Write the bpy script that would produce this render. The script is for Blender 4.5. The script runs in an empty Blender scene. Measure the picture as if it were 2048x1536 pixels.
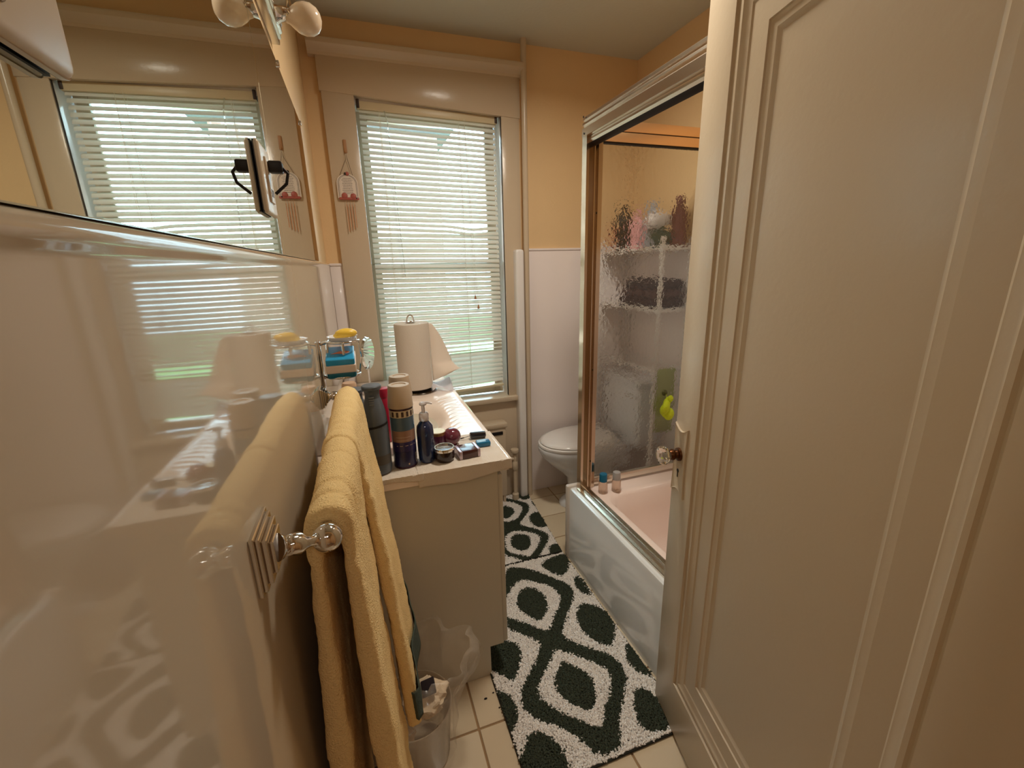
import bpy, bmesh, math, random
import numpy as np
from mathutils import Vector, Matrix
PI = math.pi
S = bpy.context.scene
COL = S.collection
rnd = random.Random(7)
# ------------------------------------------------------------------ camera
PITCH, YAW, ROLL, CAM_H = math.radians(15.4), math.radians(18.7), math.radians(-1.5), 1.5
fw = Vector((math.sin(YAW)*math.cos(PITCH), math.cos(YAW)*math.cos(PITCH), -math.sin(PITCH)))
rt0 = Vector((math.cos(YAW), -math.sin(YAW), 0)); up0 = rt0.cross(fw)
rt = math.cos(ROLL)*rt0 + math.sin(ROLL)*up0
up = -math.sin(ROLL)*rt0 + math.cos(ROLL)*up0
cam = bpy.data.cameras.new('camera'); cam.sensor_width = 36; cam.lens = 868/2048*36
cam.clip_start = 0.01; cam.clip_end = 200
camo = bpy.data.objects.new('camera', cam); COL.objects.link(camo)
M4 = Matrix((rt, up, -fw)).transposed().to_4x4(); M4.translation = Vector((0, 0, CAM_H))
camo.matrix_world = M4; S.camera = camo
# ------------------------------------------------------------------ world, lamps, exposure
W = bpy.data.worlds.new('daylight'); S.world = W; W.use_nodes = True
bgn = W.node_tree.nodes['Background']; bgn.inputs[0].default_value = (0.60, 0.86, 1.0, 1); bgn.inputs[1].default_value = 11.0
def area(name, loc, rot, size, power, color, shape='DISK', sy=None, spread=180):
    l = bpy.data.lights.new(name, 'AREA'); l.shape = shape; l.size = size
    if sy: l.size_y = sy
    l.energy = power; l.color = color; l.spread = math.radians(spread)
    o = bpy.data.objects.new(name, l); COL.objects.link(o); o.location = loc; o.rotation_euler = rot
    return o
area('ceiling_lamp', (0.72, 1.35, 2.585), (0, 0, 0), 0.22, 15.5, (1.0, 0.90, 0.76), spread=164)
area('hall_lamp', (0.15, -1.1, 2.35), (0, 0, 0), 0.3, 4.5, (1.0, 0.93, 0.84))
S.view_settings.view_transform = 'Standard'; S.view_settings.look = 'None'
S.view_settings.exposure = 0.0; S.view_settings.gamma = 1.0
S.view_settings.use_curve_mapping = False
S.cycles.max_bounces = 14; S.cycles.transparent_max_bounces = 16; S.cycles.transmission_bounces = 10
S.cycles.diffuse_bounces = 6; S.cycles.glossy_bounces = 6
try:
    S.cycles.use_denoising = True; S.cycles.sample_clamp_indirect = 6.0
except Exception: pass
# ------------------------------------------------------------------ materials
def lin(c):
    return tuple(((v/255)/12.92 if v/255 <= .04045 else ((v/255+.055)/1.055)**2.4) for v in c) + (1,)
MATS = {}
def mat(name, rgb, rough=.5, metal=0, bump=0, bscale=60, detail=2, coat=0, trans=0, ior=1.45, spec=.5, vary=0, vscale=8, alpha=1, sss=0, noise_dist=.002, vcol=None, coords='Object'):
    if name in MATS: return MATS[name]
    m = bpy.data.materials.new(name); m.use_nodes = True; nt = m.node_tree; b = nt.nodes['Principled BSDF']
    c = lin(rgb)
    b.inputs['Base Color'].default_value = c; b.inputs['Roughness'].default_value = rough
    b.inputs['Metallic'].default_value = metal; b.inputs['IOR'].default_value = ior
    b.inputs['Specular IOR Level'].default_value = spec
    b.inputs['Coat Weight'].default_value = coat; b.inputs['Coat Roughness'].default_value = .04
    b.inputs['Transmission Weight'].default_value = trans; b.inputs['Alpha'].default_value = alpha
    tc = nt.nodes.new('ShaderNodeTexCoord')
    if bump:
        n = nt.nodes.new('ShaderNodeTexNoise'); n.inputs['Scale'].default_value = bscale; n.inputs['Detail'].default_value = detail
        bp = nt.nodes.new('ShaderNodeBump'); bp.inputs['Strength'].default_value = bump; bp.inputs['Distance'].default_value = noise_dist
        nt.links.new(tc.outputs[coords], n.inputs['Vector']); nt.links.new(n.outputs['Fac'], bp.inputs['Height'])
        nt.links.new(bp.outputs['Normal'], b.inputs['Normal']); nt.links.new(bp.outputs['Normal'], b.inputs['Coat Normal'])
    if vary:
        n2 = nt.nodes.new('ShaderNodeTexNoise'); n2.inputs['Scale'].default_value = vscale; n2.inputs['Detail'].default_value = 4
        mx = nt.nodes.new('ShaderNodeMixRGB'); mx.inputs[1].default_value = tuple(v*(1-vary) for v in c[:3])+(1,)
        mx.inputs[2].default_value = tuple(min(1, v*(1+vary)) for v in c[:3])+(1,)
        nt.links.new(tc.outputs[coords], n2.inputs['Vector']); nt.links.new(n2.outputs['Fac'], mx.inputs[0]); nt.links.new(mx.outputs[0], b.inputs['Base Color'])
    if vcol:
        a = nt.nodes.new('ShaderNodeVertexColor'); a.layer_name = vcol; nt.links.new(a.outputs[0], b.inputs['Base Color'])
    MATS[name] = m
    return m
def translucent(name, rgb, mixf=.4, rough=.5, clear=0.0, gloss=.0):
    """thin sheet: diffuse + translucent (+ clear share, + sheen)"""
    if name in MATS: return MATS[name]
    m = bpy.data.materials.new(name); m.use_nodes = True; nt = m.node_tree; nt.nodes.remove(nt.nodes['Principled BSDF'])
    out = nt.nodes['Material Output']; c = lin(rgb)
    d = nt.nodes.new('ShaderNodeBsdfDiffuse'); t = nt.nodes.new('ShaderNodeBsdfTranslucent'); d.inputs[0].default_value = c; t.inputs[0].default_value = c
    x = nt.nodes.new('ShaderNodeMixShader'); x.inputs[0].default_value = mixf
    nt.links.new(d.outputs[0], x.inputs[1]); nt.links.new(t.outputs[0], x.inputs[2]); last = x
    if clear:
        tr = nt.nodes.new('ShaderNodeBsdfTransparent'); y = nt.nodes.new('ShaderNodeMixShader'); y.inputs[0].default_value = clear
        nt.links.new(last.outputs[0], y.inputs[1]); nt.links.new(tr.outputs[0], y.inputs[2]); last = y
    if gloss:
        g = nt.nodes.new('ShaderNodeBsdfGlossy'); g.inputs['Roughness'].default_value = rough; fr = nt.nodes.new('ShaderNodeFresnel'); fr.inputs[0].default_value = 1+abs(gloss)
        y = nt.nodes.new('ShaderNodeMixShader'); y.inputs[0].default_value = abs(gloss)
        if gloss > 0: nt.links.new(fr.outputs[0], y.inputs[0])
        nt.links.new(last.outputs[0], y.inputs[1]); nt.links.new(g.outputs[0], y.inputs[2]); last = y
    nt.links.new(last.outputs[0], out.inputs[0]); MATS[name] = m
    return m
wall_m = mat('peach_wall_paint', (230,198,152), .42, bump=.25, bscale=90, vary=.03)
ceil_m = mat('ceiling_paint', (200,200,188), .75, bump=.3, bscale=60)
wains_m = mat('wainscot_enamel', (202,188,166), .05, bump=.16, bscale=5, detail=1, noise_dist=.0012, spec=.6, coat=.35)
wains_daylit = mat('wainscot_daylit_enamel', (242,232,230), .16, bump=.1, bscale=7, detail=1, spec=.6, coat=.3)  # paler copy of the wainscot enamel, window daylight put into its colour
trim_m = mat('trim_paint', (202,184,160), .22, bump=.2, bscale=45, spec=.5)
white_m = mat('white_enamel', (232,228,226), .12, spec=.6)
door_m = mat('door_paint', (198,181,156), .3, bump=.15, bscale=70)
vanity_m = mat('vanity_laminate', (200,192,174), .38, bump=.06, bscale=120)
marble_m = mat('cultured_marble', (246,230,218), .12, coat=.4, vary=.03, vscale=5)
porcelain_m = mat('porcelain', (228,230,236), .08, spec=.6, coat=.4)
tub_m = mat('peach_porcelain', (248,230,222), .12, spec=.6, coat=.3)
apron_m = mat('tub_apron_enamel', (232,236,238), .1, spec=.7, coat=.5)
chrome_m = mat('chrome', (225,222,218), .07, metal=1)
alu_m = mat('polished_aluminium', (222,216,204), .2, metal=1, bump=.05, bscale=30)
dark_m = mat('dark_rubber', (22,18,18), .5)
brass_m = mat('dark_brass', (88,52,26), .3, metal=.8)
# ------------------------------------------------------------------ mesh helpers
class B:
    """collects shapes into one bmesh"""
    def __init__(s): s.bm = bmesh.new()
    def box(s, x0, x1, y0, y1, z0, z1, bev=0, seg=2, rz=0, piv=None):
        r = bmesh.ops.create_cube(s.bm, size=1); vs = r['verts']
        for v in vs:
            v.co = Vector(((x0+x1)/2+v.co.x*(x1-x0), (y0+y1)/2+v.co.y*(y1-y0), (z0+z1)/2+v.co.z*(z1-z0)))
        if bev:
            es = list({e for v in vs for e in v.link_edges})
            rr = bmesh.ops.bevel(s.bm, geom=es, offset=bev, segments=seg, affect='EDGES', profile=.5)
            vs = list({v for f in rr['faces'] for v in f.verts} | {v for v in vs if v.is_valid})
        if rz:
            p = Vector(piv or ((x0+x1)/2, (y0+y1)/2, 0))
            bmesh.ops.rotate(s.bm, verts=vs, cent=p, matrix=Matrix.Rotation(rz, 3, 'Z'))
        return vs
    def lathe(s, prof, cx, cy, cz=0, seg=28, axis='Z', sx=1, sy=1):
        rings = []
        for r, h in prof:
            ring = []
            for k in range(seg):
                a = 2*PI*k/seg; u, v = r*math.cos(a)*sx, r*math.sin(a)*sy
                if axis == 'Z': p = (cx+u, cy+v, cz+h)
                elif axis == 'X': p = (cx+h, cy+u, cz+v)
                else: p = (cx+u, cy+h, cz+v)
                ring.append(s.bm.verts.new(p))
            rings.append(ring)
        for a, b in zip(rings, rings[1:]):
            for k in range(seg): s.bm.faces.new((a[k], a[(k+1) % seg], b[(k+1) % seg], b[k]))
        if prof[0][0] > 1e-6: s.bm.faces.new(rings[0][::-1])
        if prof[-1][0] > 1e-6: s.bm.faces.new(rings[-1])
        return [v for r in rings for v in r]
    def tube(s, pts, r, seg=10, closed=False):
        pts = [Vector(p) for p in pts]; rings = []; n = len(pts)
        rr = r if isinstance(r, (list, tuple)) else [r]*n
        prev = None
        for i, p in enumerate(pts):
            if closed: t = (pts[(i+1) % n]-pts[i-1])
            else: t = pts[min(i+1, n-1)]-pts[max(i-1, 0)]
            t.normalize()
            a = prev if prev is not None else (Vector((0, 0, 1)) if abs(t.z) < .9 else Vector((1, 0, 0)))
            a = (a-t*a.dot(t)).normalized(); prev = a; b = t.cross(a)
            rings.append([s.bm.verts.new(p+rr[i]*(a*math.cos(2*PI*k/seg)+b*math.sin(2*PI*k/seg))) for k in range(seg)])
        for i in range(n if closed else n-1):
            a, b = rings[i], rings[(i+1) % n]
            for k in range(seg): s.bm.faces.new((a[k], a[(k+1) % seg], b[(k+1) % seg], b[k]))
        if not closed: s.bm.faces.new(rings[0][::-1]); s.bm.faces.new(rings[-1])
    def loft(s, loops, cap0=False, cap1=False, wrap=True):
        rs = [[s.bm.verts.new(p) for p in L] for L in loops]; n = len(rs[0])
        for a, b in zip(rs, rs[1:]):
            for k in range(n if wrap else n-1): s.bm.faces.new((a[k], a[(k+1) % n], b[(k+1) % n], b[k]))
        if cap0: s.bm.faces.new(rs[0][::-1])
        if cap1: s.bm.faces.new(rs[-1])
    def prism(s, pts, axis, a0, a1):
        """extrude a 2-D outline along an axis: X -> (y,z), Y -> (x,z), Z -> (x,y)"""
        def P(p, a): return {'X': (a, p[0], p[1]), 'Y': (p[0], a, p[1]), 'Z': (p[0], p[1], a)}[axis]
        s.loft([[P(p, a0) for p in pts], [P(p, a1) for p in pts]], True, True)
    def grid(s, f, nu, nv):
        vs = [[s.bm.verts.new(f(i/nu, j/nv)) for i in range(nu+1)] for j in range(nv+1)]
        for j in range(nv):
            for i in range(nu): s.bm.faces.new((vs[j][i], vs[j][i+1], vs[j+1][i+1], vs[j+1][i]))
    def ball(s, c, r, sx=1, sy=1, sz=1, u=20, v=12):
        q = bmesh.ops.create_uvsphere(s.bm, u_segments=u, v_segments=v, radius=r)['verts']
        for w in q: w.co = Vector((c[0]+w.co.x*sx, c[1]+w.co.y*sy, c[2]+w.co.z*sz))
    def out(s, name, m, parent=None, smooth=True, angle=40, **kw):
        bmesh.ops.recalc_face_normals(s.bm, faces=s.bm.faces[:])
        me = bpy.data.meshes.new(name); s.bm.to_mesh(me); s.bm.free()
        return link(name, me, m, parent, smooth, angle, **kw)
def link(name, me, m, parent=None, smooth=True, angle=40, solid=0, sub=0, **kw):
    if isinstance(m, (list, tuple)):
        for q in m: me.materials.append(q)
    else: me.materials.append(m)
    if smooth:
        me.shade_smooth()
        try: me.set_sharp_from_angle(angle=math.radians(angle))
        except Exception: pass
    o = bpy.data.objects.new(name, me); COL.objects.link(o)
    if parent is not None:
        o.parent = parent; o.matrix_parent_inverse = Matrix.Translation(-root_loc(parent))
    if solid:
        md = o.modifiers.new('solid', 'SOLIDIFY'); md.thickness = solid; md.offset = 0
    if sub:
        md = o.modifiers.new('sub', 'SUBSURF'); md.levels = sub; md.render_levels = sub
    for k, v in kw.items(): o[k] = v
    return o
def root_loc(o):
    v = Vector(o.location)
    if o.parent is not None: v = Vector((0, 0, 0)) if o.type == 'MESH' else v
    return v
def thing(name, label, cat, loc=(0, 0, 0), group=None):
    o = bpy.data.objects.new(name, None); COL.objects.link(o); o.location = loc; o.empty_display_size = .02
    o['label'] = label; o['category'] = cat
    if group: o['group'] = group
    return o
def structure(name, label=None, loc=(0, 0, 0)):
    o = bpy.data.objects.new(name, None); COL.objects.link(o); o.location = loc; o['kind'] = 'structure'
    if label: o['label'] = label
    return o
def tag(o, label, cat, group=None):
    o['label'] = label; o['category'] = cat
    if group: o['group'] = group
    return o
def nz(x, y, z, s=1.0):
    from mathutils import noise
    return noise.noise(Vector((x*s, y*s, z*s)))
LX = -0.13      # face of the left wall's enamel and mirror
WY = 2.51       # window wall
RX = 1.67       # right wall
CZ = 2.62       # ceiling
# ------------------------------------------------------------------ room shell
CORE = mat('subfloor', (150,132,108), .8)
fl = structure('floor', 'floor of square off-white tiles with tan grout')
B_ = B(); B_.box(-.2, RX+.05, -2.2, WY+.05, -.05, -.004); B_.out('grout_bed', mat('tan_grout', (156,126,92), .9, bump=.5, bscale=200), fl, smooth=False)
tile_a = [mat('floor_tile_%d' % i, c, .25, bump=.08, bscale=30, vary=.03, vscale=6) for i, c in enumerate([(212,194,166), (204,186,158), (216,200,174)])]
TS, GX, GY = .218, .218, 1.085
proto = []
for m in tile_a:
    b = B(); h = TS/2-.0035; b.box(-h, h, -h, h, -.008, 0, bev=.0015, seg=1); o = b.out('tile', m, fl, smooth=False); proto.append(o)
used = [False]*3
for i in range(-2, 8):
    for j in range(-7, 8):
        x0, y0 = GX+i*TS, GY+j*TS
        if x0+TS < -.15 or x0 > RX or y0 > WY or y0+TS < -.6: continue
        k = rnd.randrange(3)
        if used[k]: o = proto[k].copy(); COL.objects.link(o)
        else: o = proto[k]; used[k] = True
        o.location = (x0+TS/2, y0+TS/2, 0)
b = B(); b.box(-.2, RX+.1, -2.2, WY+.1, CZ, CZ+.06); b.out('ceiling', ceil_m, None, smooth=False, kind='structure')
# left wall
wl = structure('wall_left', 'left wall of peach paint above glossy enamel')
b = B(); b.box(LX-.12, LX-.012, -2.2, WY+.05, 0, CZ); b.out('plaster', wall_m, wl, smooth=False)
b = B()
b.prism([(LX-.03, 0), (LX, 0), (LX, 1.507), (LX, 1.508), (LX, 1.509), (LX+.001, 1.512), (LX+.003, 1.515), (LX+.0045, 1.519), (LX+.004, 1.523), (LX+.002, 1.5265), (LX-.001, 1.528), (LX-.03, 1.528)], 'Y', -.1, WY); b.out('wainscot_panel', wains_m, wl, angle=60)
# right wall, near wall and hallway behind the camera
wr = structure('wall_right', 'right wall of peach paint beyond the tub')
b = B(); b.box(RX, RX+.1, -.1, WY+.05, 0, CZ); b.out('plaster', wall_m, wr, smooth=False)
b = B(); b.box(RX-.012, RX, .22, WY, 0, 1.58, bev=.003); b.out('wainscot_panel', wains_daylit, wr)
wn = structure('wall_near', 'near wall with the doorway beside the camera')
b = B(); b.box(.72, RX+.1, -.12, .0, 0, CZ); b.box(-.14, .72, -.12, .0, 2.15, CZ); b.out('plaster', wall_m, wn, smooth=False)
wh = structure('wall_hall', 'hallway walls behind the camera')
b = B(); b.box(1.3, 1.4, -2.2, -.12, 0, CZ); b.box(-.3, 1.4, -2.3, -2.2, 0, CZ); b.out('plaster', wall_m, wh, smooth=False)
# window wall with its opening
WX0, WX1, WZ0, WZ1 = .078, .818, .705, 2.29
ww = structure('wall_window', 'peach window wall with enamel wainscot')
b = B()
b.box(LX-.1, WX0-.03, WY, WY+.2, 0, CZ); b.box(WX1+.03, RX+.1, WY, WY+.2, 0, CZ)
b.box(WX0-.03, WX1+.03, WY, WY+.2, 0, WZ0-.02); b.box(WX0-.03, WX1+.03, WY, WY+.2, WZ1+.03, CZ); b.out('plaster', wall_m, ww, smooth=False)
b = B(); b.box(.965, RX-.012, WY-.012, WY, 0, 1.575, bev=.003); b.box(.965, RX-.012, WY-.017, WY, 1.575, 1.588, bev=.003); b.out('wainscot_panel', wains_daylit, ww)
b = B(); b.box(LX, -.068, WY-.012, WY, 0, 1.515, bev=.003); b.box(LX, -.068, WY-.017, WY, 1.515, 1.528, bev=.003); b.out('wainscot_panel', wains_daylit, ww)
b = B(); b.box(-.068, .905, WY-.022, WY, 0, .672, bev=.002); b.out('apron_panel', trim_m, ww)
# ------------------------------------------------------------------ window_1
wi = structure('window_1', 'double-hung window with wide painted casing')
CY = 2.482
b = B(); b.box(-.068, WX0, CY, WY, .70, 2.31, bev=.004); b.out('casing', trim_m, wi)
b = B(); b.box(WX1, .92, CY, WY, .70, 2.275, bev=.004); b.out('casing', trim_m, wi)
b = B(); q = b.box(-.075, .925, CY-.004, WY, 2.29, 2.455, bev=.003)
for v in b.bm.verts:
    if v.co.z < 2.35: v.co.z += .018-.05*(v.co.x+.075)
b.out('head_board', trim_m, wi)
b = B(); b.prism([(WY, 2.45), (CY-.008, 2.45), (CY-.012, 2.462), (CY-.02, 2.468), (CY-.035, 2.474), (CY-.047, 2.486), (CY-.05, 2.5), (CY-.048, 2.507), (WY, 2.51)], 'X', -.105, .935); b.out('crown_moulding', trim_m, wi, angle=30)
b = B(); b.box(-.075, .915, CY-.03, WY+.16, .676, .706, bev=.006); b.out('sill', trim_m, wi)
b = B(); b.box(WX0-.02, WX0, CY+.004, 2.70, WZ0, WZ1+.02, bev=.001); b.box(WX1, WX1+.02, CY+.004, 2.70, WZ0, WZ1+.02, bev=.001); b.box(WX0-.02, WX1+.02, 2.515, 2.70, 2.272, 2.33)
b.out('jamb', white_m, wi)  # whiter than the casing trim: skylight on the reveal is put into the paint
def sash(name, y, z0, z1):
    b = B(); st = .055
    b.box(WX0+.003, WX0+st, y, y+.03, z0, z1, bev=.003); b.box(WX1-st, WX1-.003, y, y+.03, z0, z1, bev=.003)
    b.box(WX0+st, WX1-st, y, y+.03, z1-.045, z1, bev=.003); b.box(WX0+st, WX1-st, y, y+.03, z0, z0+.05, bev=.003)
    s = b.out(name, trim_m, wi)
    b = B(); b.box(WX0+st-.005, WX1-st+.005, y+.012, y+.016, z0+.045, z1-.04); b.out('pane', glass_clear, s, smooth=False)
def clear_glass(name, tint=(.97, .99, .985, 1)):
    m = bpy.data.materials.new(name); m.use_nodes = True; nt = m.node_tree; nt.nodes.remove(nt.nodes['Principled BSDF'])
    t = nt.nodes.new('ShaderNodeBsdfTransparent'); t.inputs[0].default_value = tint
    g = nt.nodes.new('ShaderNodeBsdfGlossy'); g.inputs['Roughness'].default_value = .02
    f = nt.nodes.new('ShaderNodeFresnel'); f.inputs[0].default_value = 1.45; x = nt.nodes.new('ShaderNodeMixShader')
    nt.links.new(f.outputs[0], x.inputs[0]); nt.links.new(t.outputs[0], x.inputs[1]); nt.links.new(g.outputs[0], x.inputs[2])
    nt.links.new(x.outputs[0], nt.nodes['Material Output'].inputs[0]); return m
glass_clear = clear_glass('window_glass')
sash('upper_sash', 2.625, 1.47, 2.28); sash('lower_sash', 2.59, .71, 1.515)
# outdoors: neighbouring brick house, its window, hedge and lawn
brick_m = mat('pinkish_brick', (176,140,124), .8, vary=.25, vscale=3)
nt = brick_m.node_tree; bt = nt.nodes.new('ShaderNodeTexBrick'); bt.inputs['Color1'].default_value = lin((186,148,132)); bt.inputs['Color2'].default_value = lin((160,122,108)); bt.inputs['Mortar'].default_value = lin((205,196,186))
bt.inputs['Scale'].default_value = 4; mp = nt.nodes.new('ShaderNodeMapping'); mp.inputs['Rotation'].default_value = (PI/2, 0, 0); tcn = nt.nodes.new('ShaderNodeTexCoord')
nt.links.new(tcn.outputs['Object'], mp.inputs[0]); nt.links.new(mp.outputs[0], bt.inputs[0]); nt.links.new(bt.outputs[0], nt.nodes['Principled BSDF'].inputs['Base Color'])
hs = thing('neighbour_house', 'pinkish brick house wall seen faintly outside through the blind', 'house', (0, 8, -3))
b = B(); b.box(-4.2, 1.35, 7.2, 10.5, -3, 3.4); b.out('wall', brick_m, hs, smooth=False)
b = B(); b.prism([(6.9, 3.4), (10.8, 3.4), (8.85, 4.6)], 'X', -4.4, 1.55); b.out('roof', mat('grey_shingle', (110,108,110), .9), hs, smooth=False)
for zz in (-.6, 1.4):
    b = B(); b.box(-1.2, -.3, 7.15, 7.22, zz, zz+1.3, bev=.02); b.out('window_frame', mat('white_outdoor', (225,225,220), .6), hs)
b = B(); b.box(-30, 30, 3.2, 40, -3.2, -3.0); b.out('lawn', mat('grass', (96,128,66), .9, vary=.4, vscale=2), None, smooth=False, kind='structure', label='green lawn far below the window')
leaf_m = mat('leaf_green', (104,160,84), .6, vary=.4, vscale=4)
for k, (hx, hy, hz, hr) in enumerate([(2.35, 5.4, -1.3, .8), (4.4, 7.6, -.6, 1.4)]):
    tr = thing('garden_tree', ['bushy green tree just outside to the right of the brick house', 'second green tree farther right outside the window'][k], 'tree', (hx, hy, -3))
    b = B(); b.tube([(hx, hy, -3), (hx+.05, hy, -1.5), (hx, hy, hz)], [.12, .1, .06], 8); b.out('trunk', mat('bark', (90,70,52), .9), tr)
    b = B()
    for i in range(700):
        th, ph, rr = rnd.uniform(0, 2*PI), math.acos(rnd.uniform(-1, 1)), hr*rnd.uniform(.55, 1)
        c = Vector((hx+rr*math.sin(ph)*math.cos(th), hy+rr*math.sin(ph)*math.sin(th), hz+.3+rr*math.cos(ph)*.8))
        d1 = Vector((rnd.gauss(0, 1), rnd.gauss(0, 1), rnd.gauss(0, 1))).normalized()*.1; d2 = d1.cross(Vector((rnd.gauss(0, 1), rnd.gauss(0, 1), 1)).normalized())
        b.bm.faces.new([b.bm.verts.new(c+d1), b.bm.verts.new(c+d2), b.bm.verts.new(c-d1), b.bm.verts.new(c-d2)])
    b.out('foliage', leaf_m, tr, smooth=False)
# ------------------------------------------------------------------ venetian blind
bl = thing('venetian_blind', 'cream one-inch venetian blind with bent lower slats covering the window', 'blind', (.448, 2.53, .74))
slat_m = translucent('cream_slat', (220,218,206), .12, gloss=.25, rough=.3)
BX0, BX1, BY = .092, .797, 2.525
def topz(x): return 2.268-.022*(x-BX0)/(BX1-BX0)
b = B(); b.box(BX0-.004, BX1+.004, BY-.016, BY+.014, 2.252, 2.288, bev=.003)
for v in b.bm.verts: v.co.z -= .02*(v.co.x-BX0)/(BX1-BX0)
b.out('headrail', mat('cream_metal', (214,200,168), .35), bl)
b = B()
for xx in (BX0-.006, BX1-.008):
    b = B(); b.box(xx, xx+.014, BY-.019, BY+.016, 2.255-.02*(xx > .4), 2.295-.02*(xx > .4), bev=.002); b.out('headrail_bracket', mat('dark_bracket', (60,44,36), .5), bl)
SW, SP, NS = .029, .0262, 56
def slat_mesh(tilt, bend=0, droop=0, twist=0, n=24):
    bm = bmesh.new(); L = BX1-BX0-.006
    def f(i, j):
        u = i/n-.5; x = u*L
        tt = math.radians(tilt+twist*(u+.5)); v = (j/4-.5)*SW; crown = .0042*(1-(j/2-1)**2)
        y = v*math.cos(tt)-crown*math.sin(tt); z = v*math.sin(tt)+crown*math.cos(tt)
        z += bend*math.exp(-((u-.28)/.12)**2)+droop*u
        return (x, y, z)
    vs = [[bm.verts.new(f(i, j)) for i in range(n+1)] for j in range(5)]
    for j in range(4):
        for i in range(n): bm.faces.new((vs[j][i], vs[j][i+1], vs[j+1][i+1], vs[j+1][i]))
    me = bpy.data.meshes.new('slat'); bm.to_mesh(me); bm.free(); me.materials.append(slat_m); me.shade_smooth(); return me
base_me = slat_mesh(50)
for k in range(NS):
    fz = k/(NS-1); z = 2.238-k*SP
    tilt = 50
    sag = -.024*(1-fz)           # the old head slopes down to the right, the bottom rail slopes up
    if fz > .9: sag = .012
    special = None
    if k in (20, 21): special = slat_mesh(40, bend=-.012, droop=-.01)
    elif k == 45: special = slat_mesh(50, droop=.006, twist=-25)
    elif k == 46: special = slat_mesh(45, droop=.01, twist=-45)
    elif k == 47: special = slat_mesh(45, droop=.012, twist=-50)
    elif k == 48: special = slat_mesh(62, droop=.010)
    elif k == 49: special = slat_mesh(64, droop=.012)
    elif k >= 54: special = slat_mesh(52, droop=.02)
    me = special or base_me
    o = bpy.data.objects.new('slat', me); COL.objects.link(o); o.parent = bl; o.matrix_parent_inverse = Matrix.Translation(-bl.location)
    o.location = ((BX0+BX1)/2, BY, z); o.rotation_euler = (0 if special else math.radians(tilt-50), math.atan(-sag/.72) + rnd.uniform(-.0015, .0015), 0)
b = B(); b.box(BX0, BX1, BY-.012, BY+.012, .755, .77, bev=.003)
for v in b.bm.verts: v.co.z += .03*(v.co.x-.45)
b.out('bottom_rail', mat('cream_metal', (214,200,168)), bl)
cordm = mat('cord', (226,220,200), .8)
for xx in (.19, .59):
    b = B()
    for dy in (-.0165, .0165): b.tube([(xx, BY+dy, 2.25), (xx, BY+dy, .765)], .0009, 5)
    b.tube([(xx+.006, BY, 2.25), (xx+.006, BY, .765)], .0009, 5); b.out('ladder_cord', cordm, bl)
for xx, zz in ((.636, 1.335), (.652, 1.28)):
    b = B(); b.tube([(.62, BY-.02, 2.245), (xx, BY-.022, zz)], .0009, 5); c = b.out('lift_cord', cordm, bl)
    b = B(); b.lathe([(.0, .0), (.007, .001), (.0065, .006), (.002, .026), (0, .028)], xx, BY-.022, zz-.026, 12); b.out('tassel', mat('amber_tassel', (170,120,80), .4), c)
b = B(); b.tube([(.215, BY-.018, 2.25), (.225, BY-.03, 2.2), (.248, BY-.032, 1.45)], .0028, 7)
b.out('tilt_wand', mat('clear_plastic', (240,245,240), .1, trans=.8), bl)
# ------------------------------------------------------------------ steam riser, capped trim post, radiator
b = B(); b.tube([(.94, 2.455, 0), (.94, 2.455, CZ)], .0155, 20); pp = b.out('steam_riser', trim_m)
tag(pp, 'slim cream pipe rising from floor to ceiling right of the window', 'pipe')
b = B(); b.box(.868, .918, 2.43, WY-.003, 0, 1.582, bev=.014, seg=4); b.out('trim_1', white_m, None, kind='structure', label='white rounded trim post standing at the right of the window casing')
rd = thing('radiator_cover', 'cream radiator cover with dark slot below the window sill', 'radiator', (.58, 2.45, 0))
b = B(); b.box(.43, .765, 2.40, 2.487, .06, .55, bev=.008); b.box(.42, .775, 2.39, 2.487, .53, .56, bev=.008); b.out('cover', trim_m, rd)
b = B(); b.box(.5, .745, 2.395, 2.405, .485, .507, bev=.004); b.out('slot', dark_m, rd)
for xx in (.44, .74):
    b = B(); b.box(xx, xx+.015, 2.41, 2.47, .001, .065); b.out('leg', trim_m, rd)
vv = thing('radiator_valve', 'cream painted radiator valve beside the white trim post', 'valve', (.825, 2.42, 0))
b = B(); b.tube([(.825, 2.42, .001), (.825, 2.42, .33)], .013, 14); b.lathe([(.013, 0), (.022, .005), (.022, .05), (.013, .06)], .825, 2.42, .0, 14)
b.lathe([(.015, .22), (.02, .23), (.02, .27), (.015, .28)], .825, 2.42, 0, 14); b.tube([(.825, 2.42, .30), (.77, 2.43, .30)], .012, 12); b.out('pipe', trim_m, vv)
b = B(); b.lathe([(.008, .33), (.025, .345), (.028, .355), (.025, .365), (.0, .37)], .825, 2.42, 0, 16); b.out('handle', trim_m, vv)
# ------------------------------------------------------------------ door_1 (open into the room)
dr = structure('door_1', 'open cream panelled door with a glass knob')
DA, DD, DN = Vector((.839, .983, 0)), Vector((-.2295, -.9733, 0)), Vector((-.9733, .2295, 0))
DM = Matrix((DD, DN, Vector((0, 0, 1)))).transposed().to_4x4(); DM.translation = DA
DW, DH = .88, 2.14
def rect(i, off, x0=.117, x1=.757, z0=.195, z1=2.04): return [(x0+i, off, z0+i), (x1-i, off, z0+i), (x1-i, off, z1-i), (x0+i, off, z1-i)]
def xf(b, M): bmesh.ops.transform(b.bm, matrix=M, verts=b.bm.verts[:])
b = B()
full = lambda i, off: [(i, off, .012+i), (DW-i, off, .012+i), (DW-i, off, DH-i), (i, off, DH-i)]
b.loft([full(.003, -.04), full(0, -.037), full(0, -.006), full(.002, -.002), full(.006, 0), rect(0, 0), rect(.001, -.008)], True, False); xf(b, DM); b.out('slab', door_m, dr, angle=30)
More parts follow.
